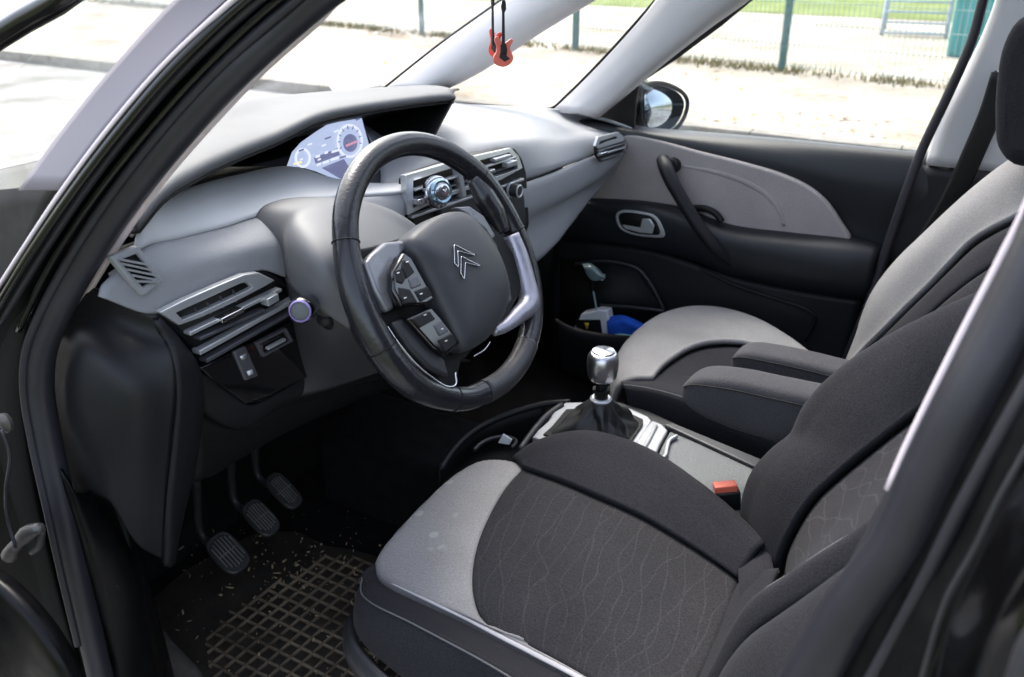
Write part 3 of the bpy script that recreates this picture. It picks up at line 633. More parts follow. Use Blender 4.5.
# inner bolster
ib0 = [p+V((0, 0, -.0015)) for p in inn_b]
ib2 = PZs((516,461,.604),(532,449,.618),(555,440,.630),(585,436,.638),(617,442,.640),(652,457,.636),(690,483,.628),(720,507,.622),(745,531,.616),(762,549,.611))
ib1 = [a.lerp(b, .5)+V((0, 0, .004)) for a, b in zip(cr(ib0, 9), cr(ib2, 9))]; ib1[0] = ib1[0]-V((0, 0, .004))
loft('seat_bolster', 'fab_d', core, [ib0, ib1, ib2, [p+V((0, -.018, -.03)) for p in ib2], [p+V((0, -.02, -.12)) for p in ib2]], nu=50, nv=44, puff=.0015, pw=24, thick=.01, puffall=(0, 1, 0, 0))
# pale strip: light caught by the rolled outer edge, put into colour
st0 = [p+V((0, 0, -.001)) for p in PZs((455,606,.596),(479,613,.596),(488,624,.596),(505,634,.594),(540,650,.590),(600,684,.585),(660,730,.58))]
st1 = PZs((392,585,.582),(430,603,.586),(470,622,.587),(500,638,.587),(535,656,.586),(595,689,.582),(650,735,.577))
tube('lit_edge', 'piping', core, [p+V((0, .001, .0035)) for p in st1[:]], [.0012, .0028, .0036, .0042, .0046], n=70, seg=10, sq=.5, up=(0, 0, 1))
plate_s = 0 and loft('lit_edge', 'piping', core, [[a.lerp(b, .6)+V((0, 0, .003)) for a, b in zip(cr(PZs((390,578,.585),(440,598,.591),(479,611,.593),(505,632,.592),(540,648,.589),(600,682,.584),(660,728,.579)), 9), cr(st1, 9))], st1, [p+V((0, .002, -.005)) for p in st1]], nu=40, nv=8, thick=.004)
fill = 0 and loft('front_panel', 'fab_l', core, [st0, cr(st1, 7)], nu=40, nv=8, thick=.006)
# outer bolster and skirt
o0 = [p+V((0, 0, -.004)) for p in PZs((377,561,.586),(379,575,.582),(392,586,.581),(430,604,.584),(470,623,.585),(500,639,.585),(535,657,.584),(595,690,.580),(650,736,.575))]
o1 = PYs((363,578,.535),(362,592,.56),(372,603,.58),(410,622,.60),(450,643,.61),(485,662,.615),(520,683,.62),(580,722,.62),(640,780,.62))
o1b = PYs((360,590,.55),(361,606,.575),(371,617,.59),(408,636,.61),(446,657,.618),(480,677,.622),(516,698,.625),(576,738,.625),(630,800,.625))
om = [a.lerp(b, .5)+V((0, .004, .006)) for a, b in zip(o0, o1)]
loft('outer_bolster', 'fab_d', core, [o0, om, o1], nu=50, nv=24, puff=.003, pw=10, thick=.01)
o2 = PYs((352,606,.555),(353,628,.58),(362,645,.60),(392,672,.615),(425,697,.62),(455,722,.622),(490,750,.622),(550,800,.622),(600,850,.622))
loft('seat_side', 'fab_d', core, [[p+V((0, 0, .001)) for p in o1], [a.lerp(b, .4)+V((.002, .006, .0)) for a, b in zip(o1, o2)], o2], nu=50, nv=24, puff=.003, pw=10, thick=.01)
tube('piping', 'stitch', core, [p+V((.001, .001, .001)) for p in o1], .0011, n=80, seg=6)
o3 = PYs((349,640,.56),(352,656,.59),(362,672,.61),(385,694,.62),(415,720,.62),(445,745,.62),(480,775,.62),(540,820,.62),(590,870,.62))
loft('seat_base_trim', 'mid', core, [PYs((350,614,.555),(351,634,.59),(360,650,.605),(386,676,.62),(420,700,.62),(450,726,.62),(486,755,.62),(545,805,.62),(596,856,.62)), [a+V((.004, .012, -.02)) for a in PYs((350,614,.555),(351,634,.59),(360,650,.605),(386,676,.62),(420,700,.62),(450,726,.62),(486,755,.62),(545,805,.62),(596,856,.62))], [p+V((0, 0, -.03)) for p in o3], [p+V((-.03, -.02, -.12)) for p in o3]], nu=40, nv=20, thick=.01)

# backrest
bs = PYs((775,600,.135),(762,575,.13),(752,545,.125),(749,515,.12),(752,493,.12),(760,474,.12),(778,454,.12),(798,438,.12),(808,415,.122),(824,394,.128),(845,375,.135),(875,354,.145),(912,333,.16),(952,314,.175),(985,300,.19),(1030,280,.21))
bseam = PYs((790,600,.20),(782,572,.21),(786,552,.215),(796,530,.22),(808,510,.22),(820,495,.222),(840,477,.225),(860,460,.228),(880,444,.23),(900,428,.232),(925,409,.235),(950,388,.24),(975,368,.245),(1000,350,.25),(1030,325,.26),(1060,300,.27))
bm1 = [a.lerp(b, .35)+V((.009, 0, .005)) for a, b in zip(bs, bseam)]
bm2 = [a.lerp(b, .72)+V((.008, 0, .005)) for a, b in zip(bs, bseam)]
bb = [p+V((-.035, -.012, -.0)) for p in bs]; bb2 = [p+V((-.11, -.0, -.0)) for p in bs]
cut = 6
back = loft('backrest', 'fab_d', core, [bb2, bb, bs, bm1, bm2, bseam], nu=70, nv=50, puff=0, pw=24, thick=.012, puffall=(0, 0, 0, 0))
tube('bolster_seam', 'stitch', core, [p+V((.004, .002, .003)) for p in (P(797,446,y=.128), P(798,462,y=.15), P(803,475,y=.17), P(812,487,y=.20), P(820,495,y=.221))], .0010, n=30, seg=6)
bl_ = PYs((745,625,.46),(766,590,.47),(795,572,.475),(825,551,.48),(850,536,.485),(872,521,.49),(900,500,.495),(930,475,.50))
bi0 = [p+V((-.002, 0, 0)) for p in PYs((782,572,.21),(786,552,.215),(796,530,.22),(808,510,.22),(820,495,.222),(840,477,.225),(880,444,.23),(925,409,.235),(975,368,.245),(1030,325,.26))]
bi1 = PYs((762,594,.46),(795,572,.475),(825,551,.48),(850,536,.485),(872,521,.49),(900,500,.495),(930,475,.50),(970,440,.50),(1010,400,.50),(1060,360,.50))
coons('backrest_insert', 'fab_p2', core, bi0, bi1, [bi0[0], bi0[0].lerp(bi1[0], .5)+V((-.012, 0, 0)), bi1[0]], [bi0[-1], bi1[-1]], nu=44, nv=34, puff=.001, pw=14, thick=.012)
# lumbar gap strip
coons('lumbar_strip', 'fab_d', core, PYs((764,548,.128),(757,560,.16),(741,579,.20)), PYs((775,600,.30),(752,625,.36),(725,690,.45)), PYs((764,548,.128),(778,575,.21),(775,600,.30)), PYs((741,579,.20),(725,640,.33),(725,690,.45)), nu=24, nv=24, thick=.006) if 0 else None
gz = [PZs((764,546,.612),(750,570,.60),(737,600,.60),(720,640,.60),(700,690,.60)), PZs((772,556,.62),(766,585,.618),(756,612,.618),(735,655,.618),(706,720,.62))]
loft('lumbar_strip', 'fab_d', core, [[p+V((.012, 0, -.012)) for p in PZs((741,579,.578),(733,600,.576),(722,630,.575),(705,670,.575),(680,730,.575))], PZs((757,568,.608),(748,596,.606),(737,626,.604),(718,668,.602),(690,725,.60)), PZs((778,566,.622),(768,588,.622),(756,612,.620),(735,655,.618),(706,720,.62))], nu=30, nv=20, puff=.003, pw=8, thick=.01)
coons('hinge_cover', 'fab_d', core, PZs((738,566,.592),(752,556,.602),(769,545,.612)), PZs((741,604,.594),(758,602,.602),(778,598,.61)), PZs((738,566,.592),(739,585,.594),(741,604,.594)), PZs((769,545,.612),(774,570,.612),(778,598,.61)), nu=16, nv=16, bulge=.007, thick=.006)
# outer backrest bolster
w0 = [p+V((-.001, 0, 0)) for p in PYs((700,705,.445),(722,664,.45),(740,628,.456),(762,594,.46),(795,572,.475),(825,551,.48),(850,536,.485),(872,521,.49),(900,500,.495),(930,475,.50),(980,430,.50))]
w1 = PYs((695,725,.49),(718,688,.495),(738,650,.503),(756,629,.51),(785,610,.52),(812,594,.525),(838,578,.53),(862,562,.535),(890,540,.54),(920,515,.54),(970,470,.54))
w2 = PYs((690,790,.59),(730,740,.60),(750,715,.61),(775,690,.62),(800,665,.62),(825,640,.62),(850,615,.62),(880,590,.62),(910,560,.62),(940,530,.62),(990,490,.62))
loft('outer_back_bolster', 'fab_d', core, [w0, [a.lerp(b, .5)+V((.012, 0, .008)) for a, b in zip(w0, w1)], w1], nu=50, nv=20, puff=.004, pw=10, thick=.012)
loft('outer_back_side', 'fab_d', core, [[p+V((-.001, 0, 0)) for p in w1], [a.lerp(b, .4)+V((.016, .006, .006)) for a, b in zip(w1, w2)], w2], nu=50, nv=20, puff=.003, pw=10, thick=.012)
sp = cr([p+V((.002, .003, .003)) for p in w0[2:]], 60)
boxes('stitching', 'stitch', core, [(p, (.005, .0016, .0016), ((q_-p).normalized(), (q_-p).normalized().cross(V((1, 0, 0))).normalized(), V((1, 0, 0)))) for p, q_ in zip(sp, sp[1:])])

sh_ = [V((.0, 0, .60)), V((-.10, 0, .74)), V((-.20, 0, .92)), V((-.30, 0, 1.07)), V((-.35, 0, 1.14)), V((-.38, 0, 1.155))]
rows_ = [[V((p.x-.07, y_, p.z)) for p in sh_] for y_ in (.15, .17, .37, .56, .58)]
rows_ = [[p+V((-.05, 0, 0)) for p in rows_[0]]]+rows_+[[p+V((-.05, 0, 0)) for p in rows_[-1]]]
loft('backrest_shell', 'fab_d', core, rows_, nu=24, nv=40, thick=.06)
box('headrest', 'fab_d', core, (-.44, .37, 1.30), (.10, .26, .19), (V((.96, 0, .28)), V((0, 1, 0)), V((-.28, 0, .96))), bev=.035, seg=5)
for y_ in (.30, .44): tube('headrest_post', 'silver', core, [V((-.42, y_, 1.10)), V((-.43, y_, 1.24))], .006, n=4, seg=10)
# ---- armrests --------------------------------------------------------------------
def armrest(y, tip, top, bot, par, label):
    """tip, list of (px,py) along the crown and along the belly"""
    T_, B_ = cr(PYs(*[(a, b, y) for a, b in top]), 26), cr(PYs(*[(a, b, y) for a, b in bot]), 26)
    seg = 28; bm = bmesh.new(); rings = []
    for i, (a, b) in enumerate(zip(T_, B_)):
        c = (a+b)/2; h = (a-b).length/2; u = (a-b).normalized() if h > 1e-4 else V((0, 0, 1))
        k = min(1, (i+.25)/6); w = .034*math.sqrt(max(0, 1-(1-k)**2)); ring = []
        for j in range(seg):
            th = 2*math.pi*j/seg; cx, sx = math.cos(th), math.sin(th)
            cx = math.copysign(abs(cx)**.38, cx); sx = math.copysign(abs(sx)**.5, sx)
            ring.append(bm.verts.new(c+u*h*sx+V((0, 1, 0))*w*cx))
        rings.append(ring)
    for A, B in zip(rings, rings[1:]):
        for j in range(seg): bm.faces.new((A[j], A[(j+1) % seg], B[(j+1) % seg], B[j]))
    bm.faces.new(rings[0][::-1]); bm.faces.new(rings[-1]); bmesh.ops.recalc_face_normals(bm, faces=bm.faces)
    me = bpy.data.meshes.new('armrest'); bm.to_mesh(me); bm.free()
    o = link('armrest', me, 'fab_arm', par); s = o.modifiers.new('s', 'SUBSURF'); s.levels = s.render_levels = 1
    o['label'] = label
    for sg in (1,):
        tube('armrest_seam', 'darker', o, [a.lerp(b, .16)+V((0, (.0336)*math.sqrt(max(0, 1-(1-min(1, (i+1.25)/6))**2)), 0)) for i, (a, b) in enumerate(zip(T_[1:], B_[1:]))], .0010, n=60, seg=6)
    return o
armrest(.045, None, ((684,384),(692,376),(704,371),(740,373),(780,381),(830,391),(870,398)), ((683,388),(688,397),(700,406),(735,422),(775,434),(820,445),(860,452)), core, 'nearer armrest')

# ---- passenger seat --------------------------------------------------------------
ps0 = PZs((622,388,.585),(619,372,.585),(624,352,.588),(640,333,.592),(664,317,.596),(692,310,.60),(722,312,.60),(752,321,.60),(784,339,.60),(806,356,.60),(822,372,.60))
pb0 = PZs((654,382,.604),(655,380,.604),(662,371,.604),(676,360,.604),(692,351,.604),(712,346,.604),(740,346,.604),(765,352,.604),(790,362,.604),(810,370,.604),(830,380,.60))
pseat = loft('passenger_seat', 'fab_l2', car, [[p+V((-.02, 0, -.14)) for p in ps0], [p+V((.008, 0, -.04)) for p in ps0], [p+V((.003, 0, -.01)) for p in ps0], ps0, [a.lerp(b, .4)+V((0, 0, .008)) for a, b in zip(ps0, pb0)], pb0], nu=56, nv=44, thick=.01, puff=.003, pw=14, puffall=(0, 0, 0, 1))
pseat['label'] = 'passenger seat in pale grey and charcoal cloth'
pi1 = PZs((700,390,.60),(730,395,.60),(780,410,.60),(850,430,.60),(900,440,.60))
loft('seat_insert', 'fab_d', pseat, [[p+V((0, 0, -.001)) for p in pb0], [a.lerp(b, .5)+V((0, 0, .003)) for a, b in zip(cr(pb0, 9), cr(pi1, 9))], pi1], nu=40, nv=24, thick=.01, puff=.003, pw=14)
# inner bolster of passenger cushion
pa = PZs((622,380,.590),(640,380,.602),(660,381,.608),(690,385,.612),(720,392,.612),(760,405,.61),(810,425,.61))
pb_ = PYs((624,386,-.13),(640,388,-.13),(660,392,-.13),(690,401,-.13),(720,413,-.13),(760,432,-.13),(800,455,-.13))
pc = PYs((628,404,-.128),(640,410,-.128),(660,418,-.128),(690,430,-.128),(720,444,-.128),(760,462,-.128),(800,485,-.128))
loft('seat_bolster', 'fab_d', pseat, [[p+V((0, -.05, -.006)) for p in pa], pa, pb_, pc, [p+V((-.02, 0, -.1)) for p in pc]], nu=44, nv=30, thick=.01)
tube('piping', 'stitch', pseat, [p+V((0, .002, .004)) for p in pb_], .001, n=60, seg=6)
armrest(-.125, None, ((733,357),(738,350),(748,346),(775,349),(810,356),(850,366),(900,378)), ((732,361),(738,369),(750,375),(780,386),(815,396),(850,404),(900,415)), pseat, 'farther armrest')
# passenger backrest
h0 = PYs((866,372,-.60),(866,345,-.60),(868,322,-.60),(878,295,-.60),(900,265,-.59),(930,236,-.58),(960,208,-.57),(988,184,-.56),(1012,166,-.54),(1040,150,-.50))
h1 = PYs((850,372,-.50),(870,350,-.50),(890,330,-.49),(912,308,-.48),(935,286,-.47),(955,265,-.46),(975,245,-.45),(995,232,-.43),(1015,222,-.42),(1045,205,-.42))
loft('backrest', 'fab_l2', pseat, [[p+V((-.09, 0, -.02)) for p in h0], [p+V((-.03, -.008, 0)) for p in h0], h0, [a.lerp(b, .5)+V((.018, 0, .012)) for a, b in zip(h0, h1)], h1], nu=50, nv=36, thick=.012, puff=.003, pw=14, puffall=(0, 0, 0, 1))
h2 = PYs((835,385,-.40),(862,372,-.40),(890,350,-.39),(915,326,-.38),(940,302,-.37),(962,284,-.36),(985,268,-.35),(1003,258,-.34),(1025,245,-.34),(1055,228,-.34))
h3 = PYs((830,420,-.20),(860,400,-.20),(895,380,-.20),(930,350,-.20),(960,330,-.20),(985,310,-.20),(1010,300,-.20),(1030,285,-.20),(1050,270,-.20),(1080,250,-.20))
loft('back_bolster', 'fab_d', pseat, [[p+V((-.001, 0, 0)) for p in h1], [a.lerp(b, .5)+V((.01, 0, .006)) for a, b in zip(h1, h2)], h2], nu=40, nv=20, thick=.012, puff=.004, pw=10)
loft('backrest_insert', 'fab_p', pseat, [[p+V((-.002, 0, 0)) for p in h2], [a.lerp(b, .5)+V((-.03, 0, 0)) for a, b in zip(h2, h3)], h3], nu=40, nv=20, thick=.012, puff=.004, pw=10)
# headrest
sh_ = [V((.0, 0, .60)), V((-.10, 0, .72)), V((-.22, 0, .90)), V((-.32, 0, 1.05)), V((-.345, 0, 1.12)), V((-.37, 0, 1.135))]
rows_ = [[V((p.x-.05, y_, p.z)) for p in sh_] for y_ in (-.60, -.58, -.37, -.16, -.14)]
rows_ = [[p+V((-.05, 0, 0)) for p in rows_[0]]]+rows_+[[p+V((-.05, 0, 0)) for p in rows_[-1]]]
loft('backrest_shell', 'fab_d', pseat, rows_, nu=24, nv=40, thick=.06)
hr = cr(PYs((1004,150,-.40),(1001,120,-.40),(1003,80,-.40),(1010,45,-.39),(1025,20,-.38),(1060,10,-.36),(1090,40,-.34),(1085,120,-.34),(1060,165,-.36),(1020,168,-.39)), 48, True)
plate('headrest', 'fab_d', pseat, [p+V((.02, 0, 0)) for p in hr], t=.10, d=V((-.5, -.86, 0)), bev=.03, seg=5)
tube('headrest_post', 'silver', pseat, [P(1050,230,y=-.38), P(1040,150,y=-.38)], .006, n=4, seg=10)

# ---- console ------------------------------------------------------------------------
cz = .60
con = plate('centre_console', 'mid', car, PZ(cz-.012,(545,430),(575,403),(610,398),(650,410),(680,424),(782,468),(800,480),(790,530),(735,530),(690,500),(640,470),(600,455),(560,450),(535,446)), t=.30, d=V((0, 0, -1)), bev=.008)
plate('boot_surround', 'plate', con, PZs((532,437,cz-.004),(538,430,cz-.004),(548,421,cz),(556,408,cz+.004),(566,402,cz+.004),(600,402,cz+.004),(630,408,cz+.004),(648,416,cz+.002),(652,421,cz),(640,440,cz),(628,458,cz),(600,452,cz),(570,445,cz),(545,441,cz)), t=.012, bev=.003)
plate('boot_well', 'darker', con, PZ(cz+.005,(543,434),(552,426),(566,409),(600,407),(628,412),(643,419),(643,424),(626,449),(600,448),(570,441)), t=.004, bev=.001)
# pleated leather boot
bc = P(602,432,z=cz+.004); bt = P(601,398,y=bc.y)
bm = bmesh.new(); rings = []
base = cr(PZ(cz+.006,(545,432),(556,424),(570,410),(600,408),(628,413),(642,421),(634,436),(622,447),(600,447),(570,440)), 60, True)
for k in range(14):
    f = k/13; g = (1-f)**1.15; c = bc.lerp(bt, f)
    rr = .0165+.008*math.sin(f*9)*(1-f)
    ring = []
    for j, p in enumerate(base):
        d = p-bc; d.z = 0; th = math.atan2(d.y, d.x); L_ = d.length*.93
        r_ = L_*g+rr*(1-g)
        r_ *= 1+(.20*math.sin(th*6+f*3.5)+.08*math.sin(th*11-f*5))*math.sin(math.pi*min(1, f*1.15))*min(1, f*2.2)
        ring.append(bm.verts.new(c+V((math.cos(th)*r_, math.sin(th)*r_, 0))+V((0, 0, .004*math.sin(th*7+f*7)*(1-f)*min(1, f*5)))))
    rings.append(ring)
for A, B in zip(rings, rings[1:]):
    for j in range(60): bm.faces.new((A[j], A[(j+1) % 60], B[(j+1) % 60], B[j]))
bm.faces.new(rings[-1]); bmesh.ops.recalc_face_normals(bm, faces=bm.faces)
me = bpy.data.meshes.new('gear_boot'); bm.to_mesh(me); bm.free()
gear = bpy.data.objects.new
lever = link('gear_lever', me, 'gaiter', car)
s = lever.modifiers.new('s', 'SUBSURF'); s.levels = s.render_levels = 1
kb = P(602,380,y=bt.y); kt = P(603.5,352,y=bt.y); kx = (kt-kb).normalized()
lathe('collar', 'silver', lever, bt-kx*.004, kx, [(.018, 0), (.019, .003), (.016, .006), (.013, .006)])
lathe('lever_shaft', 'darker', lever, bt, kx, [(.012, 0), (.012, .012), (.015, .013), (.015, .019), (.010, .020), (.010, .026), (.013, .027), (.013, (kb-bt).length)])
H = (kt-kb).length
lathe('gear_knob', 'knob', lever, kb, kx, [(.014, -.001), (.0205, .002), (.0245, .008), (.0268, H*.4), (.0272, H*.65), (.0262, H*.85), (.0225, H*.97), (.0200, H)])
lathe('knob_cap', 'chrome', lever, kb+kx*H, kx, [(.0196, 0), (.0186, .0030), (.008, .0040), (.001, .0044)])
# satin block and lid
plate('console_switch_block', 'plate', con, PZ(cz+.003,(626,458),(634,446),(643,431),(652,420),(662,424),(668,430),(660,444),(652,464),(640,462)), t=.012, bev=.003)
tube('block_ridge', 'plate', con, PZ(cz+.004,(636,460),(646,445),(656,426)), .004, n=12, seg=8)
lid = plate('storage_lid', 'lid', con, PZ(cz+.001,(654,464),(662,446),(670,431),(720,452),(770,474),(775,480),(755,508),(745,520),(700,492)), t=.02, bev=.003)
plate('lid_rail', 'mid', con, PZ(cz+.008,(664,424),(672,422),(784,468),(780,478)), t=.02, bev=.003)
tube('lid_handle', 'silver', con, PZ(cz+.006,(661,459),(665,456),(667,448),(670,440),(677,436)), .0035, n=20, seg=8)
# front bin and cup holders
tube('bin_rim', 'dark', con, [P(440,470,z=.53), P(452,452,z=.54), P(470,434,z=.55), P(490,422,z=.56), P(515,412,z=.575), P(545,404,z=.59), P(570,402,z=.60)], .006, n=40, seg=10)
plate('bin_floor', 'darker', con, PZ(.50,(440,490),(455,455),(480,435),(520,420),(560,410),(560,450),(500,470)), t=.2, d=V((0, 0, -1)), bev=0)
loft('bin_wall', 'darker', con, [[P(440,470,z=.53), P(452,452,z=.54), P(470,434,z=.55), P(490,422,z=.56), P(515,412,z=.575), P(545,404,z=.59)], [p+V((0, 0, -.20)) for p in (P(440,470,z=.53), P(452,452,z=.54), P(470,434,z=.55), P(490,422,z=.56), P(515,412,z=.575), P(545,404,z=.59))]], nu=30, nv=8, thick=.004)
tube('cup_holder_ring', 'mid', con, PZ(.545,(474,450),(482,443),(494,438),(506,437),(516,441),(512,448)), .004, n=30, seg=8)
tube('surround_edge', 'mid', con, PZs((520,450,.585),(527,440,.59),(536,428,.595),(548,415,.60),(562,405,.604)), .006, n=20, seg=10)
box('tunnel', 'carpet', car, (.55, -.0, .36), (.75, .20, .22), bev=.02)
# seat belt buckle
bkc = P(728,499,y=.115); bz = (V((-.05, 0, 1))+V((.18, 0, 0))).normalized()
by = (RT-bz*RT.dot(bz)).normalized(); bx = by.cross(bz)
buck = box('belt_buckle', 'dark', car, bkc-bz*.014, (.036, .020, .060), (by, bx, bz), bev=.003)
box('release_button', 'orange', buck, P(725,488,y=.115)+bz*.002, (.0345, .0185, .012), (by, bx, bz), bev=.002)

# ---- pedals ---------------------------------------------------------------------------
for nm, (cx, cy), zc, w_, h_, an in (('clutch_pedal', (228,552), .42, 17, 23, -.55), ('brake_pedal', (261,517), .44, 13, 20, -.5), ('accelerator_pedal', (284,490), .455, 12, 19, -.5)):
    c = P(cx, cy, z=zc); n_ = (V((-.55, .22, .80))).normalized()
    u = V((0, -1, 0)); u = (u-n_*u.dot(n_)).normalized(); v = n_.cross(u)
    hw, hh = (.026, .041) if 'clu' in nm else (.022, .039) if 'bra' in nm else (.020, .041)
    if v.z < 0: v = -v
    ol = []
    for k in range(28):
        th = 2*math.pi*k/28; a_ = math.copysign(abs(math.cos(th))**.65, math.cos(th)); b_ = math.copysign(abs(math.sin(th))**.65, math.sin(th))
        ol.append(c+u*a_*hw+v*b_*hh)
    pd = plate(nm, 'pedal', car, ol, t=.010, d=-n_, bev=.003)
    frame('pedal_rim', 'pedal', pd, [c+(p-c)*.93+n_*.001 for p in ol], [c+(p-c)*.87+n_*.001 for p in ol], t=.002, bev=0)
    L = []
    for k in range(-3, 4):
        if 'acc' in nm and abs(k) > 2: continue
        L.append((c+u*k*hw*.24+n_*.0025, (.0022, hh*1.45*math.sqrt(1-(k*.24)**2), .003), (u, v, n_)))
    L.append((c+n_*.0022, (hw*1.5, .0016, .002), (u, v, n_)))
    boxes('tread', 'pedalm', pd, L)
    tube('pedal_arm', 'pedal', pd, [c-n_*.008+v*.01, c-n_*.05+v*.06, c+V((.05, .0, .16)), c+V((.06, 0, .30))], [.007, .008, .009], n=20, seg=8)
# dead pedal, carpets, footwell
box('cabin_floor', 'carpet', car, (.10, 0, .285), (2.0, 1.48, .02), bev=0)
loft('firewall', 'carpet', car, [[V((1.0, .74, .28)), V((1.0, -.74, .28))], [V((1.12, .74, .42)), V((1.12, -.74, .42))], [V((1.15, .74, .9)), V((1.15, -.74, .9))]], nu=8, nv=12, thick=.01)
plate('kick_panel', 'darker', car, [V((1.12, .71, .28)), V((.70, .71, .28)), V((.66, .71, .75)), V((1.12, .71, .95))], t=.01, bev=0)
plate('kick_panel', 'darker', car, [V((1.12, -.73, .28)), V((.70, -.73, .28)), V((.66, -.72, .85)), V((1.12, -.72, .95))], t=.01, d=V((0, -1, 0)), bev=0)
# sill and lower pillar trim
sill = loft('sill_trim', 'jamb', car, [PYs((60,470,.775),(76,540,.775),(92,610,.775),(106,690,.775)), PYs((76,492,.768),(92,550,.768),(106,610,.768),(118,690,.768)), PYs((96,490,.735),(118,540,.735),(138,590,.73),(150,690,.73)), PYs((112,500,.705),(134,560,.705),(152,620,.70),(166,700,.70)), PYs((120,500,.66),(144,570,.66),(160,620,.65),(180,700,.65))], nu=30, nv=30, thick=.004)
plate('trim_cover', 'mid', sill, [p+V((-.002, .004, 0)) for p in PYs((124,634,.712),(140,622,.712),(150,640,.71),(158,690,.71),(134,690,.715),(126,660,.715))], t=.004, bev=.001)
loft('scuff_plate', 'dust', car, [PZs((150,612,.36),(160,650,.35),(168,700,.34)), PZs((172,640,.335),(186,668,.335),(190,700,.335)), PZs((186,655,.32),(203,675,.32),(206,700,.32))], nu=16, nv=12, thick=.004)
# ---- passenger door ------------------------------------------------------------------
dy = -.745
sillc = PYs((560,118,-.72),(600,122,-.725),(632,129,-.73),(700,135,-.74),(780,142,-.745),(850,149,-.745),(920,156,-.745),(945,158,-.745))
u1 = PYs((560,126,-.70),(600,126,-.70),(632,131.5,-.705),(700,145,-.712),(780,160,-.715),(850,176,-.72),(915,185,-.725),(938,190,-.725))
u2 = PYs((575,150,-.705),(600,160,-.70),(632,165,-.71),(700,185,-.72),(780,205,-.725),(850,225,-.73),(895,245,-.735),(915,250,-.735))
door = loft('passenger_door', 'doorp', car, [[p+V((0, -.06, -.004)) for p in sillc], [p+V((0, -.004, 0)) for p in sillc], u1, u2, PYs((560,240,-.72),(600,245,-.72),(650,250,-.72),(720,262,-.72),(800,280,-.72),(850,290,-.72),(880,300,-.72),(890,305,-.72))], nu=56, nv=44, thick=.006)
door['label'] = 'closed passenger door with grey cloth insert'
ins = PYs((585,150,-.70),(604,136,-.70),(625,134,-.70),(660,141,-.70),(700,152,-.70),(740,162,-.70),(780,174,-.70),(808,187,-.70),(826,202,-.70),(840,222,-.70),(851,242,-.70),(830,240,-.70),(800,237,-.70),(760,232,-.70),(720,226,-.70),(690,210,-.70),(650,204,-.70),(610,204,-.70),(585,204,-.70))
plate('door_insert', 'fab_door', door, ins, t=.02, bev=.006, n=90)
tube('insert_crease', 'fab_door', door, PYs((682,166,-.70),(715,172,-.70),(745,182,-.70),(768,196,-.70),(780,212,-.70),(784,226,-.70)), [.003, .0055, .006, .004], n=40, seg=12, up=(0, 1, 0), sq=.4)
# armrest / middle band
a0 = PYs((560,197,-.705),(600,199,-.695),(650,203,-.69),(690,212,-.69),(730,226,-.69),(790,234,-.69),(850,241,-.69),(880,249,-.69))
a1 = PYs((560,205,-.675),(600,206,-.672),(650,211,-.665),(690,222,-.66),(730,238,-.655),(790,247,-.655),(850,255,-.66),(876,260,-.67))
a2 = PYs((560,228,-.672),(600,232,-.67),(650,238,-.662),(690,248,-.655),(730,262,-.652),(790,274,-.652),(845,284,-.655),(870,288,-.67))
a3 = PYs((560,240,-.69),(600,243,-.69),(650,250,-.685),(690,260,-.68),(730,275,-.68),(790,288,-.68),(840,297,-.68),(866,300,-.69))
loft('door_armrest', 'doorp', door, [[p+V((0, -.03, .0)) for p in a0], a0, a1, a2, a3, [p+V((0, -.04, -.003)) for p in a3]], nu=50, nv=44, thick=.005)
# lower door
l0 = PYs((555,238,-.70),(600,242,-.70),(650,249,-.70),(730,275,-.70),(790,288,-.70),(838,297,-.70),(862,300,-.70))
l1 = PYs((550,290,-.69),(600,292,-.69),(660,300,-.69),(730,315,-.69),(780,328,-.69),(830,340,-.70),(850,345,-.70))
l2 = PYs((550,350,-.69),(600,350,-.69),(660,350,-.69),(720,360,-.69),(770,370,-.69),(820,380,-.69),(840,385,-.69))
loft('door_lower_panel', 'dark', door, [l0, l1, l2, [p+V((0, 0, -.15)) for p in l2]], nu=40, nv=24, thick=.005)
tube('lower_crease', 'dark', door, PYs((700,268,-.692),(735,285,-.692),(780,300,-.692),(806,309,-.692),(815,316,-.692),(812,328,-.692),(805,340,-.692)), .004, n=40, seg=8)
# pocket
tube('pocket_rim', 'mid', door, PYs((575,264,-.67),(600,261,-.67),(620,263,-.67),(638,269,-.67),(648,280,-.67),(657,295,-.67),(664,310,-.67)), .004, n=40, seg=8)
tube('pocket_rim', 'mid', door, PYs((600,305,-.655),(630,307,-.655),(664,311,-.66)), .0045, n=20, seg=8)
plate('pocket_back', 'darker', door, PYs((560,258,-.685),(600,262,-.685),(636,270,-.685),(660,305,-.685),(664,330,-.685),(560,350,-.685)), t=.004, bev=0)
loft('pocket_front', 'dark', door, [PYs((555,318,-.60),(573,327,-.60),(600,333,-.60),(640,336,-.60),(670,338,-.60)), PYs((555,324,-.595),(573,334,-.592),(600,341,-.592),(640,344,-.592),(670,346,-.592)), PYs((560,370,-.605),(580,380,-.605),(610,388,-.605),(640,390,-.605),(670,392,-.605))], nu=24, nv=14, thick=.006)
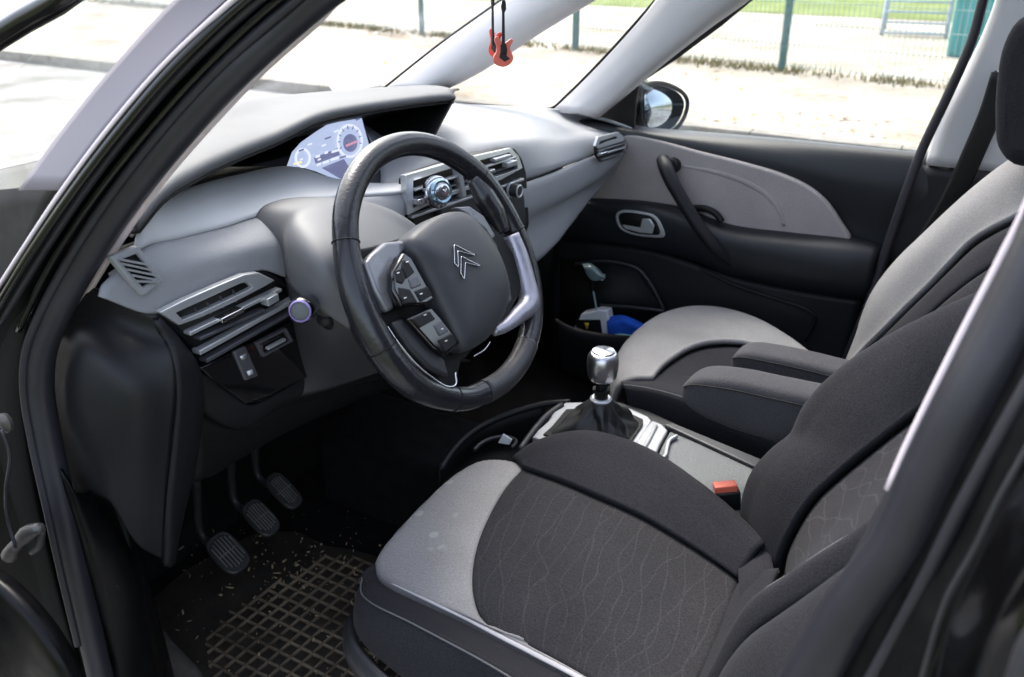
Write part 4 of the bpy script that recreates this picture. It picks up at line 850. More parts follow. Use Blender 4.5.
# inner handle
hq = PYs((616,215,-.658),(620,211,-.658),(640,212,-.658),(655,216,-.658),(662,225,-.658),(665,236,-.658),(650,237,-.658),(628,233,-.658),(619,227,-.658))
hin = PYs((618.5,216,-.657),(622,213,-.657),(640,213.8,-.657),(653,217.5,-.657),(658.5,226,-.657),(660,234,-.657),(650,235,-.657),(629,231.5,-.657),(621,226,-.657))
frame('handle_bezel', 'silver', door, hq, hin, t=.012, raise_=.002, bev=.001, n=48)
plate('handle_cup', 'darker', door, hq, t=.006, bev=0)
plate('door_handle', 'silver', door, PYs((622,225,-.652),(640,228,-.652),(642,219,-.652),(650,219,-.652),(654,226,-.652),(652,234,-.652),(640,233,-.652),(625,229,-.652)), t=.006, bev=.002)
# grab handle
tube('grab_handle', 'dark', door, PYs((663,160,-.685),(666,168,-.655),(672,182,-.64),(684,203,-.635),(700,228,-.635),(716,248,-.64),(728,260,-.655),(736,266,-.67)), [.016, .0175, .016, .0155, .0155, .015, .012, .007], n=50, seg=18, sq=.9)
lathe('grab_mount', 'darker', door, P(674,165,y=-.70), V((0, 1, 0)), [(.018, 0), (.018, .02), (.012, .024)])
tube('pull_recess', 'darker', door, PYs((694,208,-.69),(706,209,-.685),(716,214,-.682),(722,222,-.68)), .008, n=20, seg=10)
# window glass + frame + seal of the passenger door
wq = [P(600,126,y=-.765), P(945,162,y=-.765), P(1020,-60,y=-.70), P(730,-60,y=-.70)]
plate('window_glass', 'dglass', door, wq, t=.004, bev=0)
tube('door_seal', 'rubber', door, PYs((1005,-60,-.69),(986,-10,-.69),(972,40,-.69),(948,95,-.69),(922,150,-.69),(905,195,-.685),(888,245,-.68),(870,300,-.675),(850,350,-.67),(838,380,-.67)), [.009, .0095, .010, .010], n=60, seg=12)
# exterior mirror
MO_ = P(662,108,y=-.96); MN_ = V((-.955, .28, .07)).normalized()
def PM(*l): return [PL(a, b, MO_, MN_) for a, b, _ in l]
mo = cr(PM((640,100,-.96),(641,90,-.96),(648,84,-.96),(660,83,-.96),(675,88,-.96),(684,95,-.96),(687,103,-.96),(684,116,-.96),(676,128,-.96),(664,134,-.96),(648,132,-.96),(641,122,-.96)), 48, True)
mir = plate('door_mirror', 'darker', door, [p-MN_*.003 for p in mo], t=.07, d=V((.9, 0, 0)), bev=.012, seg=4)
mc = sum(mo, V())/48
plate('mirror_glass', 'mirror', mir, [mc+(p-mc)*.85+MN_*.003 for p in mo], t=.003, d=-MN_, bev=0)
tube('mirror_rim', 'darker', mir, [p+MN_*.002 for p in mo], .0055, n=80, seg=10, closed=True)
loft('mirror_foot', 'paint', mir, [PYs((618,128,-.76),(622,108,-.76),(630,86,-.76),(640,80,-.76)), PYs((626,128,-.86),(630,110,-.86),(637,92,-.86),(648,86,-.86)), PYs((640,131,-.93),(642,112,-.93),(646,96,-.93),(654,90,-.93))], nu=16, nv=14, thick=.02)
plate('mirror_corner', 'darker', door, PYs((590,117,-.735),(600,114,-.735),(620,96,-.735),(640,80,-.735),(636,100,-.735),(634,128,-.735),(610,124,-.735)), t=.006, bev=.001)

# ---- passenger side pillars ------------------------------------------------------------
# windscreen pillar (front) and quarter light pillar (behind)
fp = loft('windscreen_pillar', 'trim', car, [PYs((386,88,-.66),(440,45,-.66),(500,2,-.64),(560,-42,-.60))+[V((.14,-.585,1.60))], PYs((392,90,-.64),(446,48,-.64),(508,4,-.62),(568,-38,-.58))+[V((.12,-.565,1.59))], PYs((420,92,-.62),(462,64,-.62),(525,22,-.60),(590,-16,-.56))+[V((.10,-.545,1.58))], PYs((434,92,-.64),(474,72,-.64),(540,28,-.62),(602,-8,-.58))+[V((.09,-.565,1.585))], PYs((440,93,-.67),(478,74,-.67),(546,30,-.65),(606,-6,-.60))+[V((.08,-.585,1.595))]], nu=30, nv=24, thick=.012)
tube('windscreen_seal', 'darker', fp, PYs((384,88,-.668),(440,44,-.665),(500,1,-.645),(562,-44,-.605)), .004, n=20, seg=8)
qp = loft('quarter_pillar', 'trim', car, [PYs((553,110,-.70),(566,98,-.70),(600,64,-.685),(640,20,-.665),(682,-30,-.64))+[V((.06,-.60,1.60))], PYs((562,112,-.68),(576,99,-.68),(612,66,-.665),(650,26,-.645),(694,-24,-.62))+[V((.04,-.58,1.59))], PYs((575,113,-.665),(594,100,-.665),(634,66,-.65),(678,28,-.63),(726,-16,-.60))+[V((.01,-.56,1.585))], PYs((592,117,-.675),(610,104,-.675),(652,68,-.66),(700,30,-.64),(752,-10,-.61))+[V((-.02,-.57,1.585))], PYs((597,119,-.72),(620,101,-.72),(662,66,-.70),(708,30,-.68),(760,-8,-.64))+[V((-.03,-.60,1.60))]], nu=34, nv=28, thick=.012)
tube('quarter_seal', 'darker', qp, PYs((455,103,-.675),(500,106,-.685),(540,109,-.70),(552,108,-.705),(566,96,-.705),(600,62,-.69),(640,18,-.67),(684,-34,-.645)), .0035, n=60, seg=8)
plate('door_frame_strip', 'mid', qp, PYs((618,104,-.735),(640,84,-.73),(676,60,-.72),(722,26,-.70),(770,-14,-.66),(756,-14,-.655),(712,20,-.69),(664,60,-.71),(630,88,-.725)), t=.01, bev=.001)
plate('quarter_glass', 'glass', car, PYs((440,100,-.69),(553,112,-.71),(700,-50,-.66),(600,-50,-.64)), t=.004, bev=0)
# b pillar trim (passenger side) and belt
bp = loft('centre_pillar', 'trim', car, [[V((-.16,-.60,1.59))]+PYs((1004,-30,-.70),(988,20,-.71),(965,70,-.725),(938,120,-.735),(925,165,-.74)), [V((-.18,-.585,1.585))]+PYs((1012,-30,-.68),(998,20,-.69),(975,70,-.70),(950,120,-.71),(936,166,-.715)), [V((-.24,-.58,1.585))]+PYs((1060,-30,-.67),(1050,30,-.68),(1030,80,-.69),(1005,130,-.70),(985,172,-.705)), [V((-.34,-.58,1.585))]+PYs((1120,-20,-.67),(1110,50,-.68),(1090,90,-.69),(1060,140,-.70),(1040,180,-.70))], nu=30, nv=24, thick=.01)
loft('pillar_lower_trim', 'dark', bp, [PYs((923,165,-.735),(905,215,-.73),(885,270,-.72),(862,330,-.71),(840,390,-.70)), PYs((985,171,-.70),(965,220,-.70),(945,275,-.70),(920,330,-.69),(895,390,-.69)), PYs((1045,180,-.70),(1035,230,-.70),(1020,280,-.70),(1000,330,-.69),(980,390,-.69))], nu=24, nv=20, thick=.008)
tube('belt_guide_recess', 'darker', bp, PYs((992,98,-.688),(994,82,-.688),(999,72,-.688)), .016, n=10, seg=12, sq=.5)
tube('belt_anchor', 'strip', bp, PYs((998,82,-.672),(1001,72,-.668),(1006,66,-.668),(1012,62,-.668)), .006, n=12, seg=10)
tube('trim_line', 'dark', bp, PYs((1030,28,-.690),(1008,30,-.694),(1003,36,-.695),(990,75,-.70),(975,98,-.704),(976,104,-.704)), .0014, n=40, seg=6)
beltp = PYs((1004,72,-.665),(992,110,-.66),(975,150,-.66),(952,200,-.665),(925,245,-.67),(905,290,-.68))
bc_ = cr(beltp, 30); rows = [[p+RT*(k-.5)*.046 for p in bc_] for k in (0, .5, 1)]
loft('seat_belt', 'belt', car, rows, nu=30, nv=8, thick=.0015)
# ---- driver side: aperture seals, pillars, bodywork -----------------------------------
def PYt(v, l): return [V(v)]+PYv(l)
def PYv(l): return [P(a, b, y=c) for a, b, c in l]
seal = tube('door_aperture_seal', 'rubber', car, PYt((.04,.56,1.585),[(420,-70,.60),(330,-12,.625),(300,12,.635),(238,68,.665),(180,130,.69),(126,198,.715),(84,262,.735),(55,316,.75),(42,352,.757),(40,390,.762),(48,440,.768),(62,505,.775),(76,570,.78),(92,640,.785),(106,700,.79)]), .0155, n=160, seg=20, sq=1.0)
seal['label'] = 'grey rubber seal round the front of the door opening'
tube('seal_lip', 'rubber', seal, [p+V((.004, .016, .003)) for p in PYv([(330,-12,.625),(238,68,.665),(180,130,.69),(126,198,.715),(84,262,.735),(55,316,.75),(42,352,.757),(40,390,.762),(48,440,.768),(62,505,.775),(76,570,.78),(92,640,.785)])], .005, n=120, seg=10)
seal2 = tube('door_aperture_seal', 'rubber', car, PYt((-.24,.60,1.58),[(1120,40,.68),(1096,140,.70),(1068,205,.715),(1042,268,.73),(1010,332,.74),(973,398,.75),(936,470,.757),(902,545,.763),(848,617,.768),(798,700,.772)]), .0185, n=120, seg=22, sq=1.0)
seal2['label'] = 'grey rubber seal down the rear of the door opening'
# pale trim edge beside the seals
tube('pillar_trim_edge', 'strip', car, PYt((.05,.55,1.585),[(345,-10,.605),(318,20,.61),(262,70,.63),(205,130,.655),(160,183,.67),(118,243,.69),(86,295,.70),(66,330,.71),(60,340,.712)]), .0042, n=80, seg=10)
loft('pillar_trim', 'strip', car, [PYv([(345,-10,.606),(262,70,.631),(205,130,.656),(160,183,.671),(118,243,.691),(86,295,.701),(62,336,.711)]), PYv([(336,-10,.63),(252,70,.655),(195,130,.68),(150,183,.695),(108,243,.715),(76,295,.725),(54,336,.735)])], nu=40, nv=6, thick=.004)
tube('pillar_trim_edge', 'strip', car, PYt((-.20,.58,1.58),[(1060,100,.665),(1030,200,.69),(1000,262,.70),(965,330,.71),(930,400,.72),(905,452,.727),(889,490,.732)]), [.0030]*2, n=50, seg=10)
loft('rear_pillar_trim', 'mid', car, [PYv([(1060,100,.666),(1030,200,.691),(965,330,.711),(905,452,.728),(860,540,.735),(790,680,.74)]), PYv([(1080,100,.70),(1052,200,.72),(992,330,.74),(930,452,.755),(885,540,.76),(815,680,.765)])], nu=30, nv=6, thick=.01)
# front pillar: gloss frame outside of the seal
fpil = loft('front_pillar', 'jamb', car, [PYt((.05,.575,1.60),[(385,-60,.63),(300,-8,.64),(215,68,.675),(158,130,.70),(104,198,.725),(62,262,.745),(30,330,.76),(14,400,.775),(20,480,.785),(40,560,.79),(70,690,.80)]),
                            PYt((.03,.60,1.61),[(340,-60,.655),(262,-8,.665),(186,62,.70),(130,125,.725),(80,190,.75),(36,256,.77),(-8,330,.785),(-30,400,.80),(-20,480,.81),(0,560,.815),(30,690,.82)]),
                            PYt((.02,.61,1.61),[(330,-60,.665),(252,-8,.675),(177,62,.71),(122,125,.735),(71,190,.76),(26,256,.78),(-20,330,.795),(-50,400,.81),(-40,480,.82),(-20,560,.825),(10,690,.83)])], nu=50, nv=16, thick=.01)
for off, r_, m_ in (((268,-8,.668),.0035,'rubber'),):
    tube('frame_bead', m_, fpil, PYv([(345,-60,.66),(268,-8,.672),(190,62,.705),(134,125,.73),(84,190,.755),(40,256,.775),(0,322,.79)]), .0045, n=60, seg=10)
    tube('frame_bead', 'paint', fpil, PYv([(372,-60,.645),(288,-8,.655),(204,68,.69),(148,130,.715),(94,198,.74),(52,262,.758),(18,330,.775)]), .004, n=60, seg=10)
    tube('frame_bead', 'paint', fpil, PYv([(338,-60,.665),(256,-8,.68),(180,62,.715),(125,125,.74),(75,190,.765),(30,256,.785),(-15,330,.80)]), .005, n=60, seg=10)
tube('glass_edge_highlight', 'strip', fpil, PYt((.12,.60,1.60),[(300,-60,.68),(241,-8,.69),(166,62,.72),(111,125,.745),(62,190,.77),(18,256,.785),(-10,300,.79)]), .0020, n=60, seg=8)  # pale tube painting the highlight along the quarter glass edge
loft('quarter_frit', 'frit', fpil, [PYt((.14,.60,1.60),[(300,-60,.665),(240,-8,.675),(164,62,.705),(109,125,.73),(60,190,.755)]), PYt((.16,.60,1.605),[(250,-60,.665),(182,-8,.675),(110,70,.705),(58,135,.73),(18,190,.755)])], nu=30, nv=8, thick=.003)
plate('quarter_glass', 'glass', car, PYv([(320,-80,.655),(165,62,.655),(20,252,.655),(-120,252,.655),(-120,-80,.655)]), t=.004, d=V((0, -1, 0)), bev=0)
tube('windscreen_pillar', 'paint', car, PYt((.17,.60,1.60),[(120,-50,.70),(60,0,.715),(28,18,.72),(-10,42,.73),(-80,90,.74)]), .012, n=30, seg=12)
loft('cowl_panel', 'cowl', car, [PYv([(56,185,.715),(20,188,.715),(-80,198,.715)]), PYv([(28,250,.72),(0,262,.72),(-100,280,.72)]), PYv([(0,350,.72),(-30,360,.72),(-120,380,.72)])], nu=14, nv=12, thick=.01)
# hinge area behind the seal
loft('hinge_panel', 'darker', car, [PYv([(34,290,.76),(22,340,.772),(20,400,.78),(28,470,.785),(50,570,.79),(90,720,.80)]), PYv([(0,290,.77),(-10,340,.78),(-10,400,.79),(0,470,.795),(20,570,.80),(50,720,.81)]), PYv([(-120,290,.78),(-120,340,.79),(-120,400,.80),(-120,470,.80),(-120,570,.81),(-120,720,.82)])], nu=30, nv=16, thick=.01)
hg = tube('door_hinge', 'hinge', car, PYv([(10,555,.835),(18,543,.835),(30,532,.835),(40,528,.835)]), [.010, .007, .010, .006], n=16, seg=10)
tube('hinge_arm', 'hinge', hg, PYv([(42,530,.83),(40,545,.83),(32,552,.83)]), .004, n=10, seg=8)
lathe('hinge_bolt', 'hinge', hg, P(8,422,y=.83), V((0, 1, .1)), [(.010, 0), (.011, .004), (.006, .007), (.001, .008)])
tube('door_wiring', 'rubber', car, PYv([(2,430,.84),(10,455,.84),(6,490,.845),(8,520,.845),(16,548,.85)]), .002, n=30, seg=8)
# open driver door, only its inner lower edge is in view
dd = loft('driver_door', 'jamb', car, [PYv([(-60,540,.90),(-5,565,.90),(30,592,.90),(60,628,.90),(84,672,.90),(95,720,.90)]), PYv([(-60,555,.92),(-8,580,.92),(22,606,.92),(48,640,.92),(70,680,.92),(80,720,.92)]), PYv([(-60,640,.93),(-30,660,.93),(-10,680,.93),(0,700,.93),(10,720,.93),(12,740,.93)])], nu=40, nv=24, thick=.01)
plate('door_panel', 'paint', dd, [V((.86, .96, .36)), V((1.12, 1.86, .40)), V((1.12, 1.88, 1.0)), V((.84, .97, 1.02))], t=.10, d=V((.96, -.28, 0)), bev=.01)
dd['label'] = 'lower corner of the open driver door'
# rear (b) pillar outer, black paint with latch
bpo = loft('rear_door_pillar', 'jamb', car, [PYt((-.26,.62,1.58),[(1126,60,.72),(1086,200,.735),(1046,300,.75),(1001,380,.757),(956,460,.765),(916,540,.772),(866,620,.778),(828,700,.78)]),
     PYt((-.31,.64,1.58),[(1166,60,.75),(1121,200,.76),(1076,300,.77),(1031,380,.78),(988,460,.785),(948,540,.79),(898,620,.795),(861,700,.80)]),
     PYt((-.36,.66,1.57),[(1186,60,.79),(1146,200,.80),(1106,300,.81),(1066,380,.82),(1026,460,.825),(986,540,.83),(931,640,.835),(906,700,.84)])], nu=40, nv=24, thick=.01)
tube('frame_bead', 'rubber', bpo, PYv([(1136,120,.765),(1096,250,.77),(1046,355,.78),(1004,430,.786),(961,510,.792),(921,590,.797),(866,690,.80)]), .0045, n=60, seg=10)
tube('frame_bead', 'mid', bpo, PYv([(1106,330,.815),(1056,400,.822),(1026,450,.827),(998,500,.832),(974,550,.836),(946,600,.84),(921,680,.845)]), 0.0014, n=60, seg=8)
rdoor = loft('rear_door', 'paint', car, [PYv([(1126,330,.83),(1076,400,.835),(1036,455,.84),(1006,500,.845),(981,550,.85),(948,620,.855),(931,700,.86)]),
     PYv([(1166,330,.84),(1126,400,.845),(1096,455,.86),(1066,500,.875),(1046,550,.885),(1016,620,.89),(1006,700,.89)]),
     PYv([(1266,330,.86),(1226,400,.86),(1206,455,.87),(1186,500,.88),(1176,550,.89),(1156,620,.895),(1146,700,.895)])], nu=40, nv=24, thick=.01)
rdoor['label'] = 'glossy black rear door'
tube('door_trim_strip', 'mid', rdoor, PYv([(1086,560,.905),(1056,620,.905),(1036,655,.905),(1024,690,.905)]), .008, n=20, seg=10)

for sg in (1, -1):
    tube('roof_rail', 'headlin', car, [V((.12, .575*sg, 1.595)), V((-.1, .59*sg, 1.615)), V((-.7, .60*sg, 1.625)), V((-1.5, .60*sg, 1.60)), V((-2.28, .60*sg, 1.47))], .030, n=40, seg=14)
    tube('roof_edge', 'paint', car, [V((.14, .61*sg, 1.60)), V((-.1, .63*sg, 1.625)), V((-.7, .64*sg, 1.635)), V((-1.5, .64*sg, 1.61)), V((-2.28, .64*sg, 1.48))], .028, n=40, seg=14)
rvm = box('rear_view_mirror', 'darker', car, (.50, .02, 1.352), (.035, .24, .060), (V((.97, .2, .1)).normalized(), V((-.2, .97, 0)).normalized(), V((-.1, 0, 1)).normalized()), bev=.012)
tube('mirror_stalk', 'darker', rvm, [V((.52, .02, 1.36)), V((.56, .01, 1.40)), V((.545, .0, 1.41))], .010, n=10, seg=10)
# shell: roof, rear, floor pan, windscreen glass, bonnet
shell = loft('roof', 'paint', car, [[V((-.62, y, 1.635)) for y in (-.60, 0, .60)], [V((-1.0, y, 1.63)) for y in (-.60, 0, .60)], [V((-1.6, y, 1.60)) for y in (-.60, 0, .60)], [V((-2.3, y, 1.45)) for y in (-.60, 0, .60)]], nu=12, nv=20, thick=.02, orient=False)
loft('headliner', 'headlin', shell, [[V((-.62, y, 1.60)) for y in (-.60, 0, .60)], [V((-1.0, y, 1.60)) for y in (-.60, 0, .60)], [V((-1.6, y, 1.57)) for y in (-.60, 0, .60)], [V((-2.3, y, 1.42)) for y in (-.60, 0, .60)]], nu=12, nv=20, thick=.005, orient=False)
loft('roof_crossmember', 'headlin', shell, [[V((.12, y, 1.60)) for y in (-.60, 0, .60)], [V((-.06, y, 1.615)) for y in (-.60, 0, .60)]], nu=8, nv=4, thick=.03, orient=False)
loft('added_roof_glass', 'glass', shell, [[V((-.06, y, 1.63)) for y in (-.58, 0, .58)], [V((-.62, y, 1.64)) for y in (-.58, 0, .58)]], nu=8, nv=4, thick=0)  # unseen glass pane, added to let more skylight into the cabin
plate('rear_side_panel', 'paint', car, [V((-.42, .86, .35)), V((-.42, .86, 1.0)), V((-.50, .66, 1.56)), V((-2.3, .60, 1.5)), V((-2.3, .86, .35))], t=.02, d=V((0, -1, 0)), bev=0)
plate('rear_side_panel', 'paint', car, [V((-.42, -.82, .35)), V((-.42, -.82, 1.0)), V((-.46, -.66, 1.0)), V((-2.3, -.66, 1.0)), V((-2.3, -.82, .35))], t=.02, d=V((0, -1, 0)), bev=0)
plate('tailgate', 'paint', car, [V((-2.3, .86, .35)), V((-2.3, .62, 1.45)), V((-2.3, -.62, 1.45)), V((-2.3, -.86, .35))], t=.02, bev=0)
box('underbody', 'darker', car, (-.3, 0, .24), (3.9, 1.6, .06), bev=0)
box('rear_bench', 'fab_d', car, (-1.2, 0, .55), (.5, 1.2, .4), bev=.05)
plate('windscreen_glass', 'glass', car, [V((1.32, .60, 1.035)), V((1.32, -.60, 1.035)), V((.12, -.58, 1.60)), V((.12, .58, 1.60))], t=.005, d=V((1, 0, 0)), bev=0)
loft('windscreen_cowl', 'darker', car, [[V((1.34, y, 1.02)) for y in (-.70, 0, .70)], [V((1.10, y, 1.00)) for y in (-.70, 0, .70)], [V((.9, y, .96)) for y in (-.70, 0, .70)]], nu=8, nv=8, thick=.01)
loft('bonnet', 'paint', car, [[V((1.36, y, .82-abs(y)*.1)) for y in (-.72, -.4, 0, .4, .72)], [V((1.7, y, .68-abs(y)*.12)) for y in (-.74, -.4, 0, .4, .74)], [V((2.1, y, .50-abs(y)*.15)) for y in (-.70, -.4, 0, .4, .70)], [V((2.2, y, .3)) for y in (-.66, -.4, 0, .4, .66)]], nu=24, nv=20, thick=.01, orient=False)
plate('passenger_sill', 'paint', car, [V((1.2, -.80, .25)), V((-.5, -.80, .25)), V((-.5, -.80, .95)), V((1.2, -.80, .95))], t=.01, d=V((0, -1, 0)), bev=0)
loft('dash_far_edge', 'dark', dash, [[V((1.05, y, 1.04)) for y in (-.66, 0, .62)], [V((1.20, y, 1.025)) for y in (-.66, 0, .62)], [V((1.33, y, 1.02)) for y in (-.62, 0, .60)]], nu=12, nv=8, thick=.004)

# ================================================================= loose things
# rubber floor mat
mz = .302
mo_ = PZ(mz,(150,640),(150,600),(185,570),(230,545),(262,530),(300,532),(326,545),(352,549),(380,557),(420,575),(480,640),(400,760),(150,760))
fm = thing('floor_mat', 'dirty black rubber floor mat with a raised square grid in the driver footwell', 'floor mat', loc=(.65, .4, mz))
def unp(o):   # keep world place under a moved empty
    o.matrix_parent_inverse = Matrix.Translation(-o.parent.location); return o
unp(plate('mat_sheet', 'matr', fm, mo_, t=.006, bev=.002))
gx0 = P(300,620,z=mz); ang = 0
L = []
from mathutils.geometry import intersect_point_line
poly = [(p.x, p.y) for p in PZ(mz,(205,640),(222,618),(252,598),(292,574),(326,556),(350,557),(378,565),(410,582),(470,640),(400,750),(215,750))]
def inside(x, y):
    c = False; n = len(poly)
    for i in range(n):
        (a, b), (d, e) = poly[i], poly[i-1]
        if (b > y) != (e > y) and x < (d-a)*(y-b)/(e-b)+a: c = not c
    return c
for dirn in range(2):
    d = V((1, 0, 0)) if dirn == 0 else V((0, 1, 0)); e = V((0, 1, 0)) if dirn == 0 else V((1, 0, 0))
    for k in range(-30, 31):
        run = None; prev = None
        for s in range(-160, 161):
            p = gx0+e*k*.0255+d*s*.005
            if inside(p.x, p.y):
                if run is None: run = p
                prev = p
            elif run is not None:
                if (prev-run).length > .01: L.append(((prev+run)/2+V((0, 0, .0035)), ((prev-run).length, .0024, .006), (d, e, V((0, 0, 1)))))
                run = None
unp(boxes('mat_grid', mat('dusty ridge', (.13, .10, .068), .85, var=.85, vscale=7, bump=.3, bscale=200), fm, L))
# crumbs
bm = bmesh.new()
for k in range(300):
    if k < 150: px, py = random.gauss(300, 40), random.gauss(560, 26)
    else: px, py = random.uniform(170, 420), random.uniform(530, 677)
    p = P(px, py, z=.305+(.004 if k % 3 else 0)); s = random.choice((.0006, .0008, .001, .0018))*random.uniform(.7, 1.5)
    mt_ = Matrix.Translation(p)@Matrix.Rotation(random.random()*6, 4, (random.random(), random.random(), 1))@Matrix.Diagonal((s*random.uniform(1, 4), s, s*.6, 1))
    bmesh.ops.create_icosphere(bm, subdivisions=1, radius=1, matrix=mt_)
me = bpy.data.meshes.new('crumbs'); bm.to_mesh(me); bm.free()
o = link('crumbs', me, 'crumbs'); o['kind'] = 'stuff'; o['label'] = 'crumbs and grit scattered over the footwell floor'; o['category'] = 'crumbs'

# vent clip (round face on the centre vent)
vc = P(437,192,x=.57)
cl = thing('vent_clip', 'round chrome clip with a glassy blue face fixed on the centre air vent', 'air freshener', loc=vc)
cax = (CAM-vc).normalized()*.35+V((-1, .1, .25)).normalized(); cax.normalize()
for nm_, m_, pr in (('clip_body', 'chrome', [(.004, -.02), (.012, -.010), (.0185, -.006), (.0205, 0), (.0195, .004), (.016, .006)]), ('clip_ring', 'blueglass', [(.0165, .004), (.016, .010), (.0135, .0125), (.0105, .0115)]), ('clip_cap', 'chrome', [(.0110, .0085), (.0105, .0125), (.0085, .0135), (.0005, .0136)])):
    unp(lathe(nm_, m_, cl, vc, cax, [(r_*1.3, h_*1.3) for r_, h_ in pr], seg=24))
unp(lathe('clip_disc', 'slat', cl, vc+cax*.0175, cax, [(.0092, 0), (.0092, .003), (.0085, .0042), (.002, .0044)], seg=24))
unp(tube('clip_mark', 'mark', cl, [vc+cax*.0222+V((0, -.004, .003)), vc+cax*.0222+V((0, .0, -.001)), vc+cax*.0222+V((0, .004, .003))], .0012, n=8, seg=6))
unp(tube('clip_mark', 'red', cl, [vc+cax*.0222+V((0, -.003, -.004)), vc+cax*.0222+V((0, .003, -.004))], .0012, n=4, seg=6))
# guitars on cords
def guitar(px, py, y, m_, label, hz=1.0, turn=0, hangtop=(505, -8)):
    c = P(px, py, y=y); g = thing('guitar_pendant', label, 'pendant', 'two toy guitars hanging in the windscreen', loc=c)
    n_ = (CAM-c); n_.z = 0; n_.normalize(); n_ = Matrix.Rotation(turn, 3, 'Z')@n_
    r_ = V((0, 0, 1)).cross(n_); u = V((0, 0, 1)); s = hz
    def q(a, b, c2=0): return c+r_*a*s+u*b*s+n_*c2*s
    body = [(-.0005, .010), (-.004, .014), (-.0085, .020), (-.0125, .0165), (-.0115, .010), (-.0095, .004), (-.0105, -.003), (-.0145, -.010), (-.0135, -.018), (-.006, -.0225), (.002, -.0235), (.010, -.020), (.0150, -.013), (.0135, -.005), (.0105, .001), (.0115, .007), (.0150, .0125), (.0125, .016), (.008, .013), (.004, .0105)]
    unp(plate('guitar_body', m_, g, [q(a, b, .002) for a, b in body], t=.005*s, d=-n_, bev=.0012, n=60))
    unp(plate('pickguard', 'cord', g, [q(a, b, .0024) for a, b in ((-.004, .008), (.004, .009), (.006, .001), (.005, -.008), (.010, -.012), (.002, -.016), (-.006, -.010), (-.004, -.002))], t=.0009, d=n_, bev=.0003))
    unp(plate('guitar_neck', 'cord', g, [q(a, b, .003) for a, b in ((-.0026, -.004), (.0026, -.004), (.0018, .052), (.0042, .056), (.0035, .068), (-.001, .070), (-.0035, .060), (-.0018, .052))], t=.0025*s, d=n_, bev=.0006))
    unp(tube('cord', 'cord', g, [q(0, .068), q(.001, .080), V((c.x+.015, c.y-.01, 1.335))], .0012, n=10, seg=6))
    return g
guitar(503, 50, .10, 'salmon', 'pink toy guitar nearer the camera of the two hanging in the windscreen', 1.0, .15)
guitar(495, 42, .10-.02, 'red', 'bright red toy guitar hanging behind the pink one', .95, -.9)
# things in the door pocket
sc_ = P(592,272,y=-.63)
s_ = thing('ice_scraper', 'ice scraper with a grey teal head standing in the passenger door pocket', 'ice scraper', loc=sc_)
unp(loft('scraper_head', 'scraper', s_, [PYs((582,264,-.63),(590,263,-.63),(600,270,-.63),(606,277,-.63)), PYs((584,268,-.615),(591,268,-.61),(599,274,-.61),(605,278,-.615)), PYs((586,274,-.62),(590,279,-.615),(596,281,-.615),(603,279,-.62))], nu=20, nv=14, thick=.012))
unp(tube('scraper_shaft', 'bristle', s_, PYs((593,289,-.63),(595,300,-.63),(597,312,-.63)), .0022, n=10, seg=8))
unp(tube('scraper_grip', 'darker', s_, PYs((592,279,-.632),(593,284,-.632),(593,290,-.632)), .008, n=10, seg=10))
pk = thing('wet_wipe_pack', 'black and white pack with a yellow mark in the passenger door pocket', 'pack', loc=P(595,325,y=-.62))
unp(plate('pack_body', 'white', pk, PYs((579,319,-.625),(581,314,-.625),(598,310,-.625),(607,311,-.625),(609,322,-.625),(609,336,-.625),(603,337,-.625),(574,331,-.625),(574,327,-.625)), t=.03, d=V((0, -1, 0)), bev=.003))
unp(plate('pack_label', 'darker', pk, PYs((576,320,-.620),(600,320,-.620),(602,334,-.620),(590,333,-.620),(576,327,-.620)), t=.003, d=V((0, -1, 0)), bev=.0004))
unp(plate('pack_mark', 'yellow', pk, PYs((584,323,-.618),(589,323,-.618),(587.5,326,-.618),(587.5,329,-.618),(586,329,-.618),(585.5,326,-.618)), t=.001, d=V((0, -1, 0)), bev=0))
bcl = loft('blue_cloth', 'blue', None, [PYs((607,318,-.635),(612,316,-.635),(622,315,-.635),(632,318,-.635),(644,324,-.635)), PYs((607,325,-.615),(614,323,-.61),(624,321,-.612),(634,325,-.61),(645,329,-.615)), PYs((608,336,-.62),(615,335,-.615),(625,335,-.618),(634,337,-.615),(646,338,-.62))], nu=24, nv=18, thick=.02)
tag(bcl, 'bright blue cloth stuffed in the passenger door pocket', 'cloth')
gw = tube('tissue_packet', 'green', None, PYs((611,336,-.608),(620,335,-.606),(632,336,-.608)), [.003, .005, .003], n=12, seg=10, sq=.7)
tag(gw, 'small white and pale green wrapper lying in front of the blue cloth', 'wrapper')
pt = plate('paper_scrap', 'white', None, [P(498,443,z=.55), P(503,434,z=.57), P(512,440,z=.56), P(509,445,z=.55)], t=.004, bev=.001)
tag(pt, 'small white paper scrap sticking out of the console bin', 'paper')
